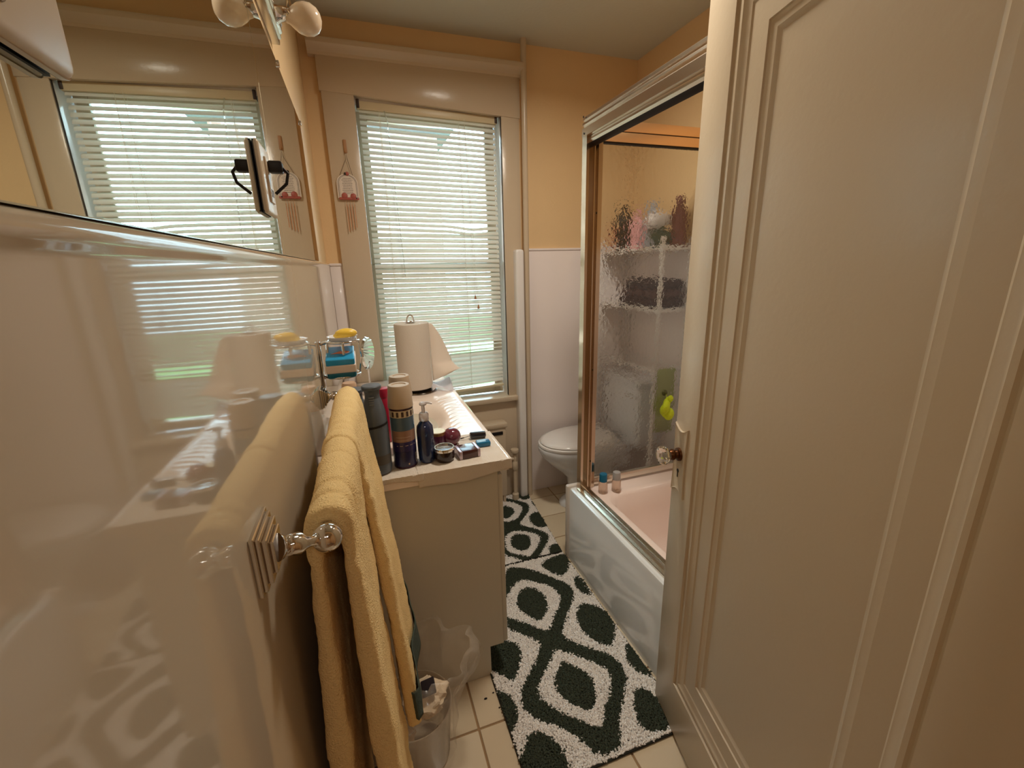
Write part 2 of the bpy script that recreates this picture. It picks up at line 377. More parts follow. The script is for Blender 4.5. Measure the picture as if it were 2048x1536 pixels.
b = B(); prof = [(.0, -.001), (.003, -.006), (.008, -.007), (.012, -.004), (.020, -.004), (.028, -.0085), (.042, -.0105), (.046, -.013), (.098, -.013), (.1, -.0165), (.106, -.018), (.118, -.0185), (.128, -.0235), (.132, -.024)]
b.loft([rect(i, o) for i, o in prof]); xf(b, DM); b.out('panel_moulding', door_m, dr, angle=22)
b = B(); b.loft([rect(.13, -.0235), rect(.14, -.0235)], True, True)
b = B(); b.box(.117+.128, .757-.128, -.034, -.0235, .195+.128, 2.04-.128); xf(b, DM); b.out('panel', door_m, dr, smooth=False)
# lock plate with concave top and bottom edges
def plate_loop(ins, off):
    c = []; s0, s1, z0, z1 = .007+ins, .082-ins, .83+ins, 1.045-ins
    for k in range(9):
        u = k/8; c.append((s0+(s1-s0)*u, off, z0+.016*math.sin(PI*u)))
    for k in range(1, 8):
        u = k/8; c.append((s1-.005*math.sin(PI*u), off, z0+(z1-z0)*u))
    for k in range(9):
        u = k/8; c.append((s1-(s1-s0)*u, off, z1-.016*math.sin(PI*u)))
    for k in range(1, 8):
        u = k/8; c.append((s0+.005*math.sin(PI*u), off, z1-(z1-z0)*u))
    return c
b = B(); b.loft([plate_loop(0, 0.0), plate_loop(0, .003), plate_loop(.002, .005), plate_loop(.005, .0038)], False, True); xf(b, DM); lp = b.out('lock_plate', door_m, dr, angle=25)
b = B(); b.lathe([(.006, 0), (.006, .0012)], .043, .0036, .905, 14, axis='Y'); b.box(.0405, .0455, .0036, .0048, .885, .905); xf(b, DM); b.out('keyhole', dark_m, lp)
b = B(); b.lathe([(.020, 0), (.019, .006), (.013, .008), (.012, .014), (.015, .016), (.017, .022), (.014, .03), (.0, .03)], .043, .004, .957, 20, axis='Y'); xf(b, DM); b.out('knob_neck', brass_m, dr)
glassk = mat('knob_glass', (250,250,245), .02, trans=1, ior=1.5)
b = B(); b.lathe([(.010, .028), (.014, .031), (.026, .040), (.029, .050), (.024, .060), (.015, .064), (.0, .064)], .043, .004, .957, 8, axis='Y'); xf(b, DM); b.out('knob', glassk, dr, smooth=False)
# ------------------------------------------------------------------ wall mirror, outlets, light bar
mirror_m = mat('mirror_silver', (226,232,226), .01, metal=1)
mi = thing('wall_mirror', 'long low wall mirror in two panels clipped above the enamel wainscot', 'mirror', (LX, .9, 1.53))
for y0, y1 in ((-.1, .994), (.9965, 1.842)):
    b = B(); b.box(LX-.005, LX, y0, y1, 1.529, 1.995, bev=.0008, seg=1); b.out('mirror_panel', mirror_m, mi, smooth=False)
b = B(); b.box(LX-.011, LX-.0055, -.1, 1.84, 1.531, 1.993); b.out('backing', dark_m, mi, smooth=False)
for y, z in ((1.37, 1.996), (1.83, 1.99)):
    b = B(); b.box(LX-.006, LX+.004, y-.006, y+.006, z-.008, z+.006, bev=.001); b.out('mirror_clip', chrome_m, mi)
plastic_m = mat('ivory_plastic', (216,200,176), .3)
def outlet(y0, y1, z0, z1, label, plug):
    o = thing('outlet_plate', label, 'outlet', (LX, (y0+y1)/2, z0)); cy = (y0+y1)/2; cz = (z0+z1)/2
    b = B(); b.box(LX+.001, LX+.010, y0, y1, z0, z1, bev=.006, seg=4); b.out('plate', plastic_m, o)
    b = B(); b.box(LX+.001, LX+.004, y0+.002, y1-.002, z0+.002, z1-.002); b.out('gap_shadow', dark_m, o)  # dark slab added as the shadow in the gap between plate and mirror
    b = B()
    if plug: b.box(LX+.009, LX+.013, cy-.018, cy+.018, cz-.034, cz+.034, bev=.002)
    else: b.box(LX+.009, LX+.014, cy-.017, cy+.017, z0+.032, z1-.03, bev=.002)
    b.out('receptacle', plastic_m, o)
    b = B(); 
    if plug:
        for dy in (-.006, .006):
            b = B(); b.box(LX+.0125, LX+.0136, cy+dy-.0014, cy+dy+.0014, cz-.025, cz-.013); b.out('socket_slot', dark_m, o)
        b = B(); b.box(LX+.013, LX+.034, cy-.009, cy+.009, cz+.012, cz+.03, bev=.003); b.tube([(LX+.033, cy, cz+.02), (LX+.04, cy, cz+.012), (LX+.036, cy-.002, cz-.004), (LX+.018, cy-.004, cz-.02)], .0025, 8); b.out('plug', dark_m, o)
    else:
        b.lathe([(.0045, 0), (.004, .0015), (0, .0018)], LX+.0095, cy, z0+.016, 12, axis='X'); b.out('screw', mat('screw', (150,130,105), .4, metal=.5), o)
outlet(.815, .905, 1.588, 1.695, 'ivory outlet plate with black plug on the mirror beside the window reflection', True)
outlet(.205, .306, 1.592, 1.72, 'ivory switch plate on the mirror at the extreme upper left', False)
lb = thing('vanity_light_bar', 'ridged chrome light bar with round frosted bulbs above the mirror', 'light', (LX, 1.1, 2.12))
b = B(); prof = [(LX-.011, 2.06), (LX+.012, 2.06), (LX+.014, 2.066), (LX+.014, 2.072), (LX+.022, 2.074), (LX+.022, 2.084), (LX+.029, 2.087), (LX+.029, 2.1), (LX+.034, 2.105), (LX+.034, 2.175), (LX+.029, 2.18), (LX+.029, 2.19), (LX+.014, 2.195), (LX+.014, 2.205), (LX-.011, 2.205)]
b.prism([(LX-.011 if x < LX else LX+(x-LX)*.55, z) for x, z in prof], 'Y', .55, 1.43); b.out('backplate', alu_m, lb, angle=20)
bulb_m = mat('frosted_bulb', (236,214,186), .12, coat=.6, trans=.15)
for i, by in enumerate((1.345, 1.115, .885, .655)):
    b = B(); b.lathe([(.026, .0), (.03, .004), (.024, .012), (.020, .03), (.021, .034), (0, .034)], LX+.012, by, 2.10, 20, axis='X'); b.out('socket', chrome_m, lb)
    b = B(); pr = [(.015, .030), (.018, .038), (.028, .048), (.037, .060), (.042, .076), (.040, .093), (.031, .107), (.018, .115), (0, .118)]
    b.lathe([(r*.82, h*.92) for r, h in pr], LX+.008, by, 2.088, 24, axis='X'); b.out('bulb', bulb_m, lb)
# ------------------------------------------------------------------ wind chime plaque on the casing
wc = thing('wind_chime_plaque', 'small white plaque with strawberries and hanging metal rods on window casing', 'decoration', (.0, CY, 1.83))
CX, CZZ = .003, 1.895
b = B(); b.box(.004, .02, CY-.006, CY, 2.045, 2.105, bev=.003); b.tube([(.012, CY-.006, 2.05), (.012, CY-.012, 2.045), (.012, CY-.012, 2.055)], .002, 6); b.out('hook', mat('tan_hook', (176,132,92), .5), wc)
b = B(); b.tube([(CX-.032, CY-.008, 1.94), (.008, CY-.012, 2.015), (.012, CY-.012, 2.046), (.016, CY-.012, 2.015), (CX+.03, CY-.008, 1.94)], .0009, 6); b.out('cord', mat('brown_cord', (80,64,50), .8), wc)
def arch(w, h, n=20):
    p = [(CX-w, CZZ-h), (CX+w, CZZ-h)]
    for k in range(n+1):
        a = PI*k/n; p.append((CX+w*math.cos(a), CZZ+.012+(w*.9)*math.sin(a)))
    return p
b = B(); b.prism(arch(.05, .055), 'Y', CY-.011, CY-.003); b.out('board', mat('plaque_white', (226,214,202), .5), wc)
def lineart(w, h): 
    p = [(CX-w, CZZ-h)]; n = 20
    for k in range(n+1):
        a = PI-PI*k/n; p.append((CX+w*math.cos(a), CZZ+.012+w*.9*math.sin(a)))
    p.append((CX+w, CZZ-h)); return [(x, CY-.0115, z) for x, z in p]
b = B(); b.tube(lineart(.0435, .05), .0009, 5); b.tube(lineart(.039, .047), .0006, 5); b.out('border', mat('plaque_line', (110,100,98), .6), wc)
b = B()
for k in range(10):
    zz = CZZ+.034-k*.0078; L = .026*rnd.uniform(.75, 1) if k else .02; x = CX-L
    while x < CX+L:
        wd = rnd.uniform(.003, .008); b.box(x, min(x+wd, CX+L), CY-.0117, CY-.0108, zz, zz+.0022); x += wd+.0016
b.out('lettering', mat('plaque_text', (120,112,112), .7), wc, smooth=False)
red = mat('strawberry', (168,88,78), .5)
for x, z, r in ((CX+.004, CZZ+.056, .009), (CX-.019, CZZ-.045, .0145), (CX+.022, CZZ-.047, .014)):
    b = B(); b.ball((x, CY-.013, z), r, 1, .35, 1, 14, 8); b.out('strawberry', red, wc)
b = B(); b.box(CX-.046, CX+.048, CY-.015, CY-.010, CZZ-.064, CZZ-.052, bev=.003); b.out('base_strip', red, wc)
for x, z, r in ((CX-.006, CZZ+.056, .006), (CX+.036, CZZ-.056, .004)):
    b = B(); b.ball((x, CY-.0145, z), r, 1, .3, 1, 10, 6); b.out('leaf', mat('plaque_leaf', (52,48,40), .6), wc)
for k, x in enumerate((-.014, -.002, .0105, .023)):
    b = B(); zt = CZZ-.085; L = (.128, .124, .118, .110)[k]; b.tube([(CX+x, CY-.013, CZZ-.062), (CX+x, CY-.013, zt)], .0006, 5); b.tube([(CX+x, CY-.013, zt), (CX+x, CY-.013, zt-L)], .0019, 8); b.out('chime_rod', mat('rose_metal', (232,190,170), .2, metal=.9), wc)
# ------------------------------------------------------------------ towel bar
tb = thing('towel_bar', 'chrome towel bar with square stepped plates on the left wall', 'towel bar', (LX, .85, 1.18))
PN, PF = Vector((-.068, .50, 1.192)), Vector((-.06, 1.25, 1.163))
for P, w in ((PN, .034), (PF, .027)):
    b = B(); y, z = P.y-.03 if P is PN else P.y-.01, P.z+.026 if P is PN else P.z+.002
    y = P.y-.034 if P is PN else P.y-.012; z = P.z+.021 if P is PN else P.z+.002
    for i, (x0, x1, ww_) in enumerate(((0, .005, w), (.005, .009, w*.9), (.009, .014, w*.75), (.014, .018, w*.55))):
        b.box(LX+x0, LX+x1, y-ww_, y+ww_, z-ww_, z+ww_, bev=.001, seg=1)
    b.out('wall_plate', chrome_m, tb, angle=25)
    b = B(); A0 = Vector((LX+.016, y, z)); L = (P-A0); n = 26; pts = []; rs = []
    prof = [(0, .018), (.08, .016), (.14, .011), (.2, .010), (.24, .013), (.28, .0135), (.34, .014), (.45, .0145), (.55, .012), (.68, .0085), (.8, .0075), (.86, .009), (.9, .0115), (.95, .01), (1, .009)]
    for u, r in prof: pts.append(A0+L*u*.88); rs.append(r*.86)
    b.tube(pts, rs, 22); b.out('post', chrome_m, tb, angle=60)
    b = B(); b.ball(P, .0172, u=28, v=18); b.out('ball_end', chrome_m, tb)
b = B(); b.tube([PN, PF], .0085, 16); b.out('rail', chrome_m, tb)
# ------------------------------------------------------------------ towels
tm = mat('ochre_terry', (252,216,152), .95, bump=1.0, bscale=420, detail=3, vary=.06, vscale=30, noise_dist=.004)
def barpt(y): 
    u = (y-PN.y)/(PF.y-PN.y); return PN+(PF-PN)*u
def towel(name, label, y0, y1, zf, zb, th, fx, bx, seed, band=None, ex=.9, flare=0):
    """thick folded sheet over the rail: fx/bx = how far front/back fall from the rail at the hem"""
    rn = random.Random(seed); ph = [rn.uniform(0, 6) for _ in range(6)]
    NV, NU = 40, 150
    def centre(t, v):  # t 0..1 from back hem over the rail to the front hem
        y = y0+(y1-y0)*v; P = barpt(y); r = .011+th/2
        Lb, La, Lf = P.z-zb, PI*r, P.z-zf; tot = Lb+La+Lf; s = t*tot
        if s < Lb:
            k = 1-s/Lb; x = P.x-r-bx*k**.8+ .004*math.sin(y*22+ph[0])*k; z = P.z-(Lb-s); nrm = Vector((-1, 0, 0))
        elif s < Lb+La:
            a = (s-Lb)/r; x = P.x-r*math.cos(a); z = P.z+r*math.sin(a); nrm = Vector((-math.cos(a), 0, math.sin(a)))
        else:
            k = (s-Lb-La)/Lf; x = P.x+r+fx*k**ex+.009*math.sin(y*19+ph[1]+k*1.5)*k+.004*math.sin(y*45+ph[2])*k; z = P.z-(s-Lb-La); nrm = Vector((1, 0, .05))
        return Vector((x, y+.006*math.sin(z*9+ph[3]), z)), nrm, (s-Lb)/La
    b = B(); loops = []
    for j in range(NU+1):
        t = j/NU; L = []
        def pt(v, side, e=1.0):
            c, n, q = centre(t, v); h = th/2*(1+flare*min(1, max(0, (barpt(c.y).z-c.z)/.5)))
            cr = 0
            if -1.5 < q < 3.2:          # pressed creases near the rail
                yy = c.y*1.0+.02*(q-.5)**2
                for yc in (y0+.045, y0+.085, y0+.20, y0+.29): cr += .0055*math.exp(-((yy-yc)/.004)**2)
            w = .0035*max(0, nz(c.y+c.z*.9, c.y-c.z, seed, 11))+.004*nz(c.x, c.y, c.z, 9)+.0022*nz(c.x+5, c.y, c.z, 26)+.0011*nz(c.x, c.y+3, c.z, 90)
            return c+n*side*(h-cr*(side > 0)+w)
        for i in range(NV+1): L.append(pt(i/NV, 1))
        for k in range(1, 6):
            a = PI*k/6; c1 = pt(1, 1); c2 = pt(1, -1); m = (c1+c2)/2; L.append(m+(c1-m)*math.cos(a)+Vector((0, th/2*math.sin(a), 0)))
        for i in range(NV, -1, -1): L.append(pt(i/NV, -1))
        for k in range(1, 6):
            a = PI*k/6; c1 = pt(0, -1); c2 = pt(0, 1); m = (c1+c2)/2; L.append(m+(c1-m)*math.cos(a)-Vector((0, th/2*math.sin(a), 0)))
        loops.append(L)
    b.loft(loops, True, True)
    o = b.out(name, tm, None, angle=180); tag(o, label, 'towel')
    tx = bpy.data.textures.new('terry_loops', 'CLOUDS'); tx.noise_scale = .006; tx.noise_depth = 2
    md = o.modifiers.new('sub', 'SUBSURF'); md.levels = 1; md.render_levels = 1
    md = o.modifiers.new('terry', 'DISPLACE'); md.texture = tx; md.strength = .0035; md.mid_level = .5; md.texture_coords = 'LOCAL'
    if band:   # woven hem band, proud of the front face
        z0, z1 = band; b = B()
        def f(u, v):
            y = y0-.002+(y1-y0+.004)*u; z = z0+(z1-z0)*v; P = barpt(y); Lf = P.z-zf; k = (P.z-z)/Lf
            r = .011+th/2; x = P.x+r+fx*k**ex+.009*math.sin(y*19+ph[1]+k*1.5)*k+.004*math.sin(y*45+ph[2])*k+th/2*(1+flare*min(1, k*Lf/.5))+.0075
            return (x, y+.006*math.sin(z*9+ph[3]), z)
        b.grid(f, 30, 8)
        lp = [f(0, v/8) for v in range(9)]
        b.loft([lp, [(p[0]-th/2-.001, p[1]-th/2-.002, p[2]) for p in lp], [(p[0]-th-.004, p[1]+.001, p[2]) for p in lp]], wrap=False)
        b.out('woven_band', mat('green_band', (62,74,66), .85, bump=.8, bscale=160, vary=.5, vscale=60), o, solid=.002, label='dark green woven hem band')
    return o
towel('bath_towel', 'thick ochre bath towel nearest the camera on the chrome bar', .524, .79, .18, .22, .017, .030, .024, 3, ex=1.6, flare=1.0)
towel('bath_towel', 'second ochre bath towel with dark green hem band behind the nearest one', .80, 1.215, .47, .52, .020, .064, .012, 8, band=(.50, .585), ex=.8, flare=.4)
# ------------------------------------------------------------------ chrome soap holder above the far post
sh = thing('soap_holder', 'two-tier chrome wire wall holder above the far towel bar post', 'holder', (LX, 1.38, 1.2))
b = B(); b.box(LX, LX+.006, 1.345, 1.385, 1.16, 1.30, bev=.002); b.out('wall_plate', chrome_m, sh)
def ring(cx, cy, rx, ry, z, r, n=32): return [(cx+rx*math.cos(2*PI*k/n), cy+ry*math.sin(2*PI*k/n), z) for k in range(n)], r
b = B(); p, r = ring(-.072, 1.36, .048, .050, 1.196, .004); b.tube(p, r, 10, closed=True); b.tube([(LX+.005, 1.36, 1.19), (-.115, 1.36, 1.196)], .005, 10); b.tube([(-.115, 1.36, 1.19), (-.03, 1.36, 1.19)], .003, 8); b.out('lower_ring', chrome_m, sh)
b = B(); p, r = ring(-.062, 1.36, .044, .042, 1.296, .0035); b.tube(p, r, 10, closed=True); b.tube([(LX+.005, 1.36, 1.29), (-.104, 1.36, 1.296)], .005, 10); b.out('upper_ring', chrome_m, sh)
b = B(); b.tube([(-.105, 1.36, 1.296), (-.108, 1.35, 1.25), (-.112, 1.355, 1.20)], .004, 8); b.tube([(-.018, 1.36, 1.295), (-.014, 1.35, 1.25), (-.024, 1.36, 1.197)], .0028, 8); b.tube([(-.062, 1.32, 1.295), (-.062, 1.318, 1.262)], .004, 8); b.out('loop_strut', chrome_m, sh)
TILT = Matrix.Translation((0, 1.36, 1.2)) @ Matrix.Rotation(math.radians(13), 4, 'X') @ Matrix.Translation((0, -1.36, -1.2+.004))
bx_ = thing('soap_box', 'blue and white lidded plastic soap box with orange fish in the lower loop', 'soap box', (-.072, 1.36, 1.202))
def rbox(b, x0, x1, y0, y1, z0, z1, bev): b.box(x0, x1, y0, y1, z0, z1, bev=bev, seg=4)
teal = mat('teal_plastic', (20,104,124), .3); blue = mat('sky_blue_plastic', (40,150,200), .25); cream = mat('cream_plastic', (226,208,194), .4)
b = B(); rbox(b, -.113, -.033, 1.31, 1.41, 1.2, 1.222, .008); xf(b, TILT); b.out('base', teal, bx_)
b = B(); rbox(b, -.114, -.032, 1.308, 1.412, 1.219, 1.244, .004); xf(b, TILT); b.out('soap_block', cream, bx_)
b = B(); rbox(b, -.112, -.034, 1.31, 1.41, 1.242, 1.262, .004); xf(b, TILT); b.out('lid', blue, bx_)
b = B(); fp = [(-.098, 1.352), (-.088, 1.357), (-.076, 1.366), (-.062, 1.370), (-.05, 1.364), (-.046, 1.358), (-.052, 1.352), (-.064, 1.347), (-.078, 1.352), (-.09, 1.352)]
b.prism(fp, 'Z', 1.2615, 1.2632); xf(b, TILT); b.out('fish_print', mat('orange_print', (232,140,96), .5), bx_)
sd = thing('soap_dish', 'white oval soap dish in the upper chrome loop', 'dish', (-.062, 1.36, 1.297))
b = B(); b.lathe([(.0, .0), (.030, .001), (.040, .008), (.045, .018), (.047, .020), (.043, .019), (.037, .010), (0, .006)], -.062, 1.36, 1.291, 28, sx=.92, sy=.92); b.out('bowl', porcelain_m, sd)
b = B(); b.ball((-.05, 1.36, 1.318), .028, 1.1, .75, .5, 20, 12); b.ball((-.06, 1.36, 1.312), .022, 1.2, .8, .5); o = b.out('soap_bar', mat('yellow_soap', (236,196,70), .35), None); tag(o, 'yellow bar of soap heaped in the white soap dish', 'soap')
mk = thing('makeup_mirror', 'round chrome stand mirror seen edge-on on the counter by the window', 'mirror', (.005, 2.26, .885))
b = B(); b.lathe([(.06, 0), (.062, .004), (.05, .01), (.012, .016), (.006, .03), (.0045, .12), (.008, .125), (.008, .135), (.0045, .14), (.004, .19)], .0, 2.26, .884, 28); b.out('stand', chrome_m, mk)
b = B(); b.lathe([(.0, -.012), (.06, -.012), (.078, -.009), (.084, 0), (.078, .009), (.06, .012), (.0, .012)], .004, 2.26, 1.08+.01, 36, axis='X'); xfm = Matrix.Translation((.004, 2.26, 1.09)) @ Matrix.Rotation(-.35, 4, 'Z') @ Matrix.Translation((-.004, -2.26, -1.09)); xf(b, xfm); b.out('frame', chrome_m, mk)
b = B(); b.lathe([(.0, -.0125), (.066, -.0125), (.066, -.0115)], .004, 2.26, 1.09, 36, axis='X'); xf(b, xfm); b.out('glass', mirror_m, mk)
b = B(); b.tube([(.0, 2.26, 1.03), (.006, 2.22, 1.02), (.01, 2.185, 1.06)], .004, 8); b.tube([(.0, 2.26, 1.03), (-.006, 2.30, 1.02), (-.01, 2.335, 1.06)], .004, 8); b.out('yoke', chrome_m, mk)
# ------------------------------------------------------------------ vanity cabinet and marble top
va = thing('vanity_cabinet', 'cream laminate vanity cabinet with toe kick under the sink top', 'cabinet', (.12, 1.87, 0))
VY0, VY1, VX, VT = 1.263, 2.475, .386, .845
b = B(); b.box(LX+.012, VX-.018, VY0+.018, VY1, .13, VT); b.box(LX+.012, .316, VY0+.018, VY1, .001, .13); b.out('body', vanity_m, va, smooth=False)
b = B(); b.prism([(LX+.012, .001), (.316, .001), (.316, .132), (VX-.018, .132), (VX-.018, VT), (LX+.012, VT)], 'Y', VY0, VY0+.018); b.out('side_panel', vanity_m, va, smooth=False)
for k in range(3):
    y0 = VY0+.003+k*.402; b = B(); b.box(VX-.017, VX, y0, y0+.396, .135, VT-.02, bev=.003); d = b.out('door', vanity_m, va)
    b = B(); yk = y0+(.36 if k != 1 else .04); b.lathe([(.006, 0), (.005, .012), (.013, .018), (.013, .024), (0, .027)], VX, yk if k else y0+.3, .62, 14, axis='X'); b.out('knob', white_m, d)
TX0, TX1, TY0, TY1, TZ = LX+.012, .409, 1.248, WY-.03, .885
b = B()
SX, SY, RA, RB = .125, 1.78, .165, .235
def top(u, v):
    x = TX0+(TX1-TX0)*u; y = TY0+(TY1-TY0)*v
    q = math.hypot((x-SX)/RA, (y-SY)/RB); z = TZ
    if q < 1.08:
        k = max(0, min(1, (1.08-q)/.75)); k = k*k*(3-2*k); z -= .125*k
    q2 = math.hypot((x-SX)/(RA*1.55), (y-SY)/(RB*1.2))
    if q > 1.08 and x > SX+.10 and 1.5 < y < 2.1:      # moulded shell ripples beside the bowl
        z += .0016*math.sin((y+1.2*(x-.36)**2*8)*150)*max(0, min(1, (x-.29)/.02))*max(0, min(1, (.385-x)/.015))*max(0, min(1, (.25-abs(y-1.8))/.05))
    if x > TX1-.012: z += .004*math.sin(PI*min(1, (x-(TX1-.012))/.012))
    return (x, y, z)
b.grid(top, 110, 200); o = None
b.box(TX0, TX1, TY0, TY0+.004, VT+.001, TZ); b.box(TX1-.004, TX1, TY0, TY1, VT+.001, TZ, bev=0)
b.box(TX0, TX1, TY1-.004, TY1, VT+.001, TZ); b.box(LX+.002, TX0+.012, TY0, TY1, VT+.001, TZ+.05, bev=.004)
ct = b.out('sink_top', marble_m, None, angle=50); tag(ct, 'cultured marble sink top with moulded bowl on the cream vanity', 'sink')
fa = thing('faucet', 'chrome faucet at the back of the sink, mostly hidden behind the grey bottles', 'faucet', (-.06, 1.78, TZ))
b = B(); b.box(-.085, -.035, 1.69, 1.87, TZ, TZ+.022, bev=.008, seg=3); b.out('base', chrome_m, fa)
b = B(); b.tube([(-.06, 1.78, TZ+.02), (-.055, 1.78, TZ+.07), (-.02, 1.78, TZ+.09), (.03, 1.78, TZ+.075), (.045, 1.78, TZ+.055)], [.014, .012, .011, .010, .010], 16); b.out('spout', chrome_m, fa)
for yy in (1.72, 1.84):
    b = B(); b.lathe([(.016, .02), (.014, .05), (.02, .055), (.022, .075), (.012, .082), (.004, .085), (.006, .11), (0, .115)], -.06, yy, TZ, 18); b.out('handle', chrome_m, fa)
# ------------------------------------------------------------------ paper towels
pt_m = mat('paper_towel', (212,200,186), .9, bump=.6, bscale=260, detail=3)
thin_m = translucent('thin_paper', (240,236,238), .5, clear=.12)
pr = thing('paper_towel_roll', 'white paper towel roll on chrome stand in front of the blind', 'paper towel', (.225, 2.2, TZ))
RCX, RCY = .225, 2.2
b = B(); b.lathe([(.088, .001), (.09, .004), (.086, .008), (.01, .012), (0, .012)], RCX+.012, RCY-.01, TZ, 36); b.out('stand_base', mat('dark_chrome', (120,112,104), .15, metal=1), pr)
b = B(); pts = [(RCX, RCY, TZ+.01), (RCX, RCY, 1.245)]; b.tube(pts, .006, 10); b.lathe([(.0, 0), (.024, 0), (.024, .004), (0, .004)], RCX-.002, RCY, 1.238, 20)
b.tube([(RCX-.002+.017*math.cos(a), RCY, 1.242+.030*math.sin(a)) for a in [PI*k/12 for k in range(13)]], .004, 8); b.out('rod_loop', chrome_m, pr)
b = B(); b.lathe([(.018, .0), (.081, .0), (.084, .003), (.085, .32), (.083, .328), (.018, .329), (.018, .0)], RCX, RCY, .905, 48); b.out('roll', pt_m, pr)
def sheet(u, v):
    a0 = -.25; x0, y0 = RCX+.0855*math.cos(a0), RCY+.0855*math.sin(a0)
    w = .012+.135*v**.85; c = max(0, v-.68)/.32
    x = x0+w*u; y = y0+.03*u*v-.02*math.sin(PI*u)*v; z = 1.228-.295*v
    if c > 0: y -= .07*math.sin(c*2.2)*u; z += .055*(1-math.cos(c*2.0))*u; x += .01*math.sin(c*3)*u
    return (x, y, z+.01*u*math.sin(5*v))
b = B(); b.grid(sheet, 16, 40); b.out('loose_sheet', translucent('paper_sheet', (244,230,216), .35), pr, solid=.0006)
b = B(); b.grid(lambda u, v: (RCX+.07+.11*u, 2.12+.12*v+.01*math.sin(u*6), TZ+.012+.022*v+.012*math.sin(u*5+v*3)), 14, 12); b.out('torn_sheet', thin_m, pr, solid=.0008)
def drape(name, label, x0, x1, y1, drop, ax, seed, xd=0.0):
    """sheet on the counter with a falling near hem and (xd) a falling right hem"""
    Ls = y1-(TY0-.004); tot = Ls+drop
    def f(u, v):
        x = x0+(x1-x0)*u; s = tot*v
        if s < Ls: y, z = y1-s, TZ+.0025
        else: y, z = TY0-.005, TZ+.0025-(s-Ls)
        z += .0012*nz(x, y, seed, 40)+ (.001*nz(x, y, seed, 120))
        if s > Ls:
            z += (ax*(u-.5)+.006*math.sin(u*7+seed))*(s-Ls)/drop; y -= .003+.004*abs(nz(x, z, seed, 18))*(s-Ls)/drop
        if x > TX1+.003: z -= (x-TX1-.003); x = TX1+.004
        return (x, y, z)
    b = B(); b.grid(f, 70, 60); o = b.out(name, pt_m, None, solid=.0012, angle=80); tag(o, label, 'paper towel'); return o
drape('paper_towel_sheet', 'crinkled paper towel sheet folded over the right front corner of the counter', .108, .412, 1.50, .046, .012, 1.3)
drape('paper_towel_sheet', 'paper towel sheet under the grey bottle and can, left half of counter edge', -.10, .125, 1.42, .020, .006, 4.1)
# ------------------------------------------------------------------ toiletries on the counter
ZC = TZ+.0045
def lath(name, m, parent, prof, cx, cy, cz=ZC, seg=32, sx=1, sy=1, rz=0, **kw):
    b = B(); b.lathe(prof, cx, cy, cz, seg, sx=sx, sy=sy)
    if rz: xf(b, Matrix.Translation((cx, cy, 0)) @ Matrix.Rotation(rz, 4, 'Z') @ Matrix.Translation((-cx, -cy, 0)))
    return b.out(name, m, parent, angle=35, **kw)
grey_m = mat('grey_bottle', (88,96,104), .35, coat=.2)
def greybottle(x, y, label, s=1):
    g = thing('spray_bottle', label, 'bottle', (x, y, ZC))
    body = [(.0, 0), (.030, 0), (.035, .005), (.0365, .02), (.037, .10), (.0365, .16), (.034, .195), (.027, .225), (.022, .24)]
    lath('body', grey_m, g, [(r*s, h*s) for r, h in body]+[(0, .24*s)], x, y)
    lath('neck', grey_m, g, [(r*s, h*s) for r, h in [(.0215, .24), (.021, .25), (.0225, .262), (.028, .268), (.0285, .276), (.026, .279), (0, .28)]], x, y)
    b = B(); a0, a1 = -2.3, -.4; n = 14
    b.loft([[(x+r_*s*math.cos(a0+(a1-a0)*k/n), y+r_*s*math.sin(a0+(a1-a0)*k/n), ZC+(h_+.010*k/n)*s) for k in range(n+1)] for r_, h_ in ((.0376, .150), (.0378, .152), (.0376, .157))], wrap=False)
    b.out('dark_stripe', dark_m, g)
    b = B(); n = 10
    b.loft([[(x+.0374*s*math.cos(-2.2+1.9*k/n), y+.0374*s*math.sin(-2.2+1.9*k/n), ZC+h_*s) for k in range(n+1)] for h_ in (.035, .065)], wrap=False)
    b.out('label', mat('brownish_label', (84,80,74), .5), g)
    b = B()
    for k in range(4): b.box(x-.0105*s, x+.004*s, y-.0287*s, y-.0265*s, ZC+(.224+.007*k)*s, ZC+(.228+.007*k)*s)
    b.out('relief_mark', mat('grey_light', (120,128,134), .4), g)
greybottle(.002, 1.302, 'dark grey bottle with flared cap nearest the towel on the counter')
greybottle(-.045, 1.41, 'darker grey bottle mostly hidden between the towel and the front grey bottle', .88)
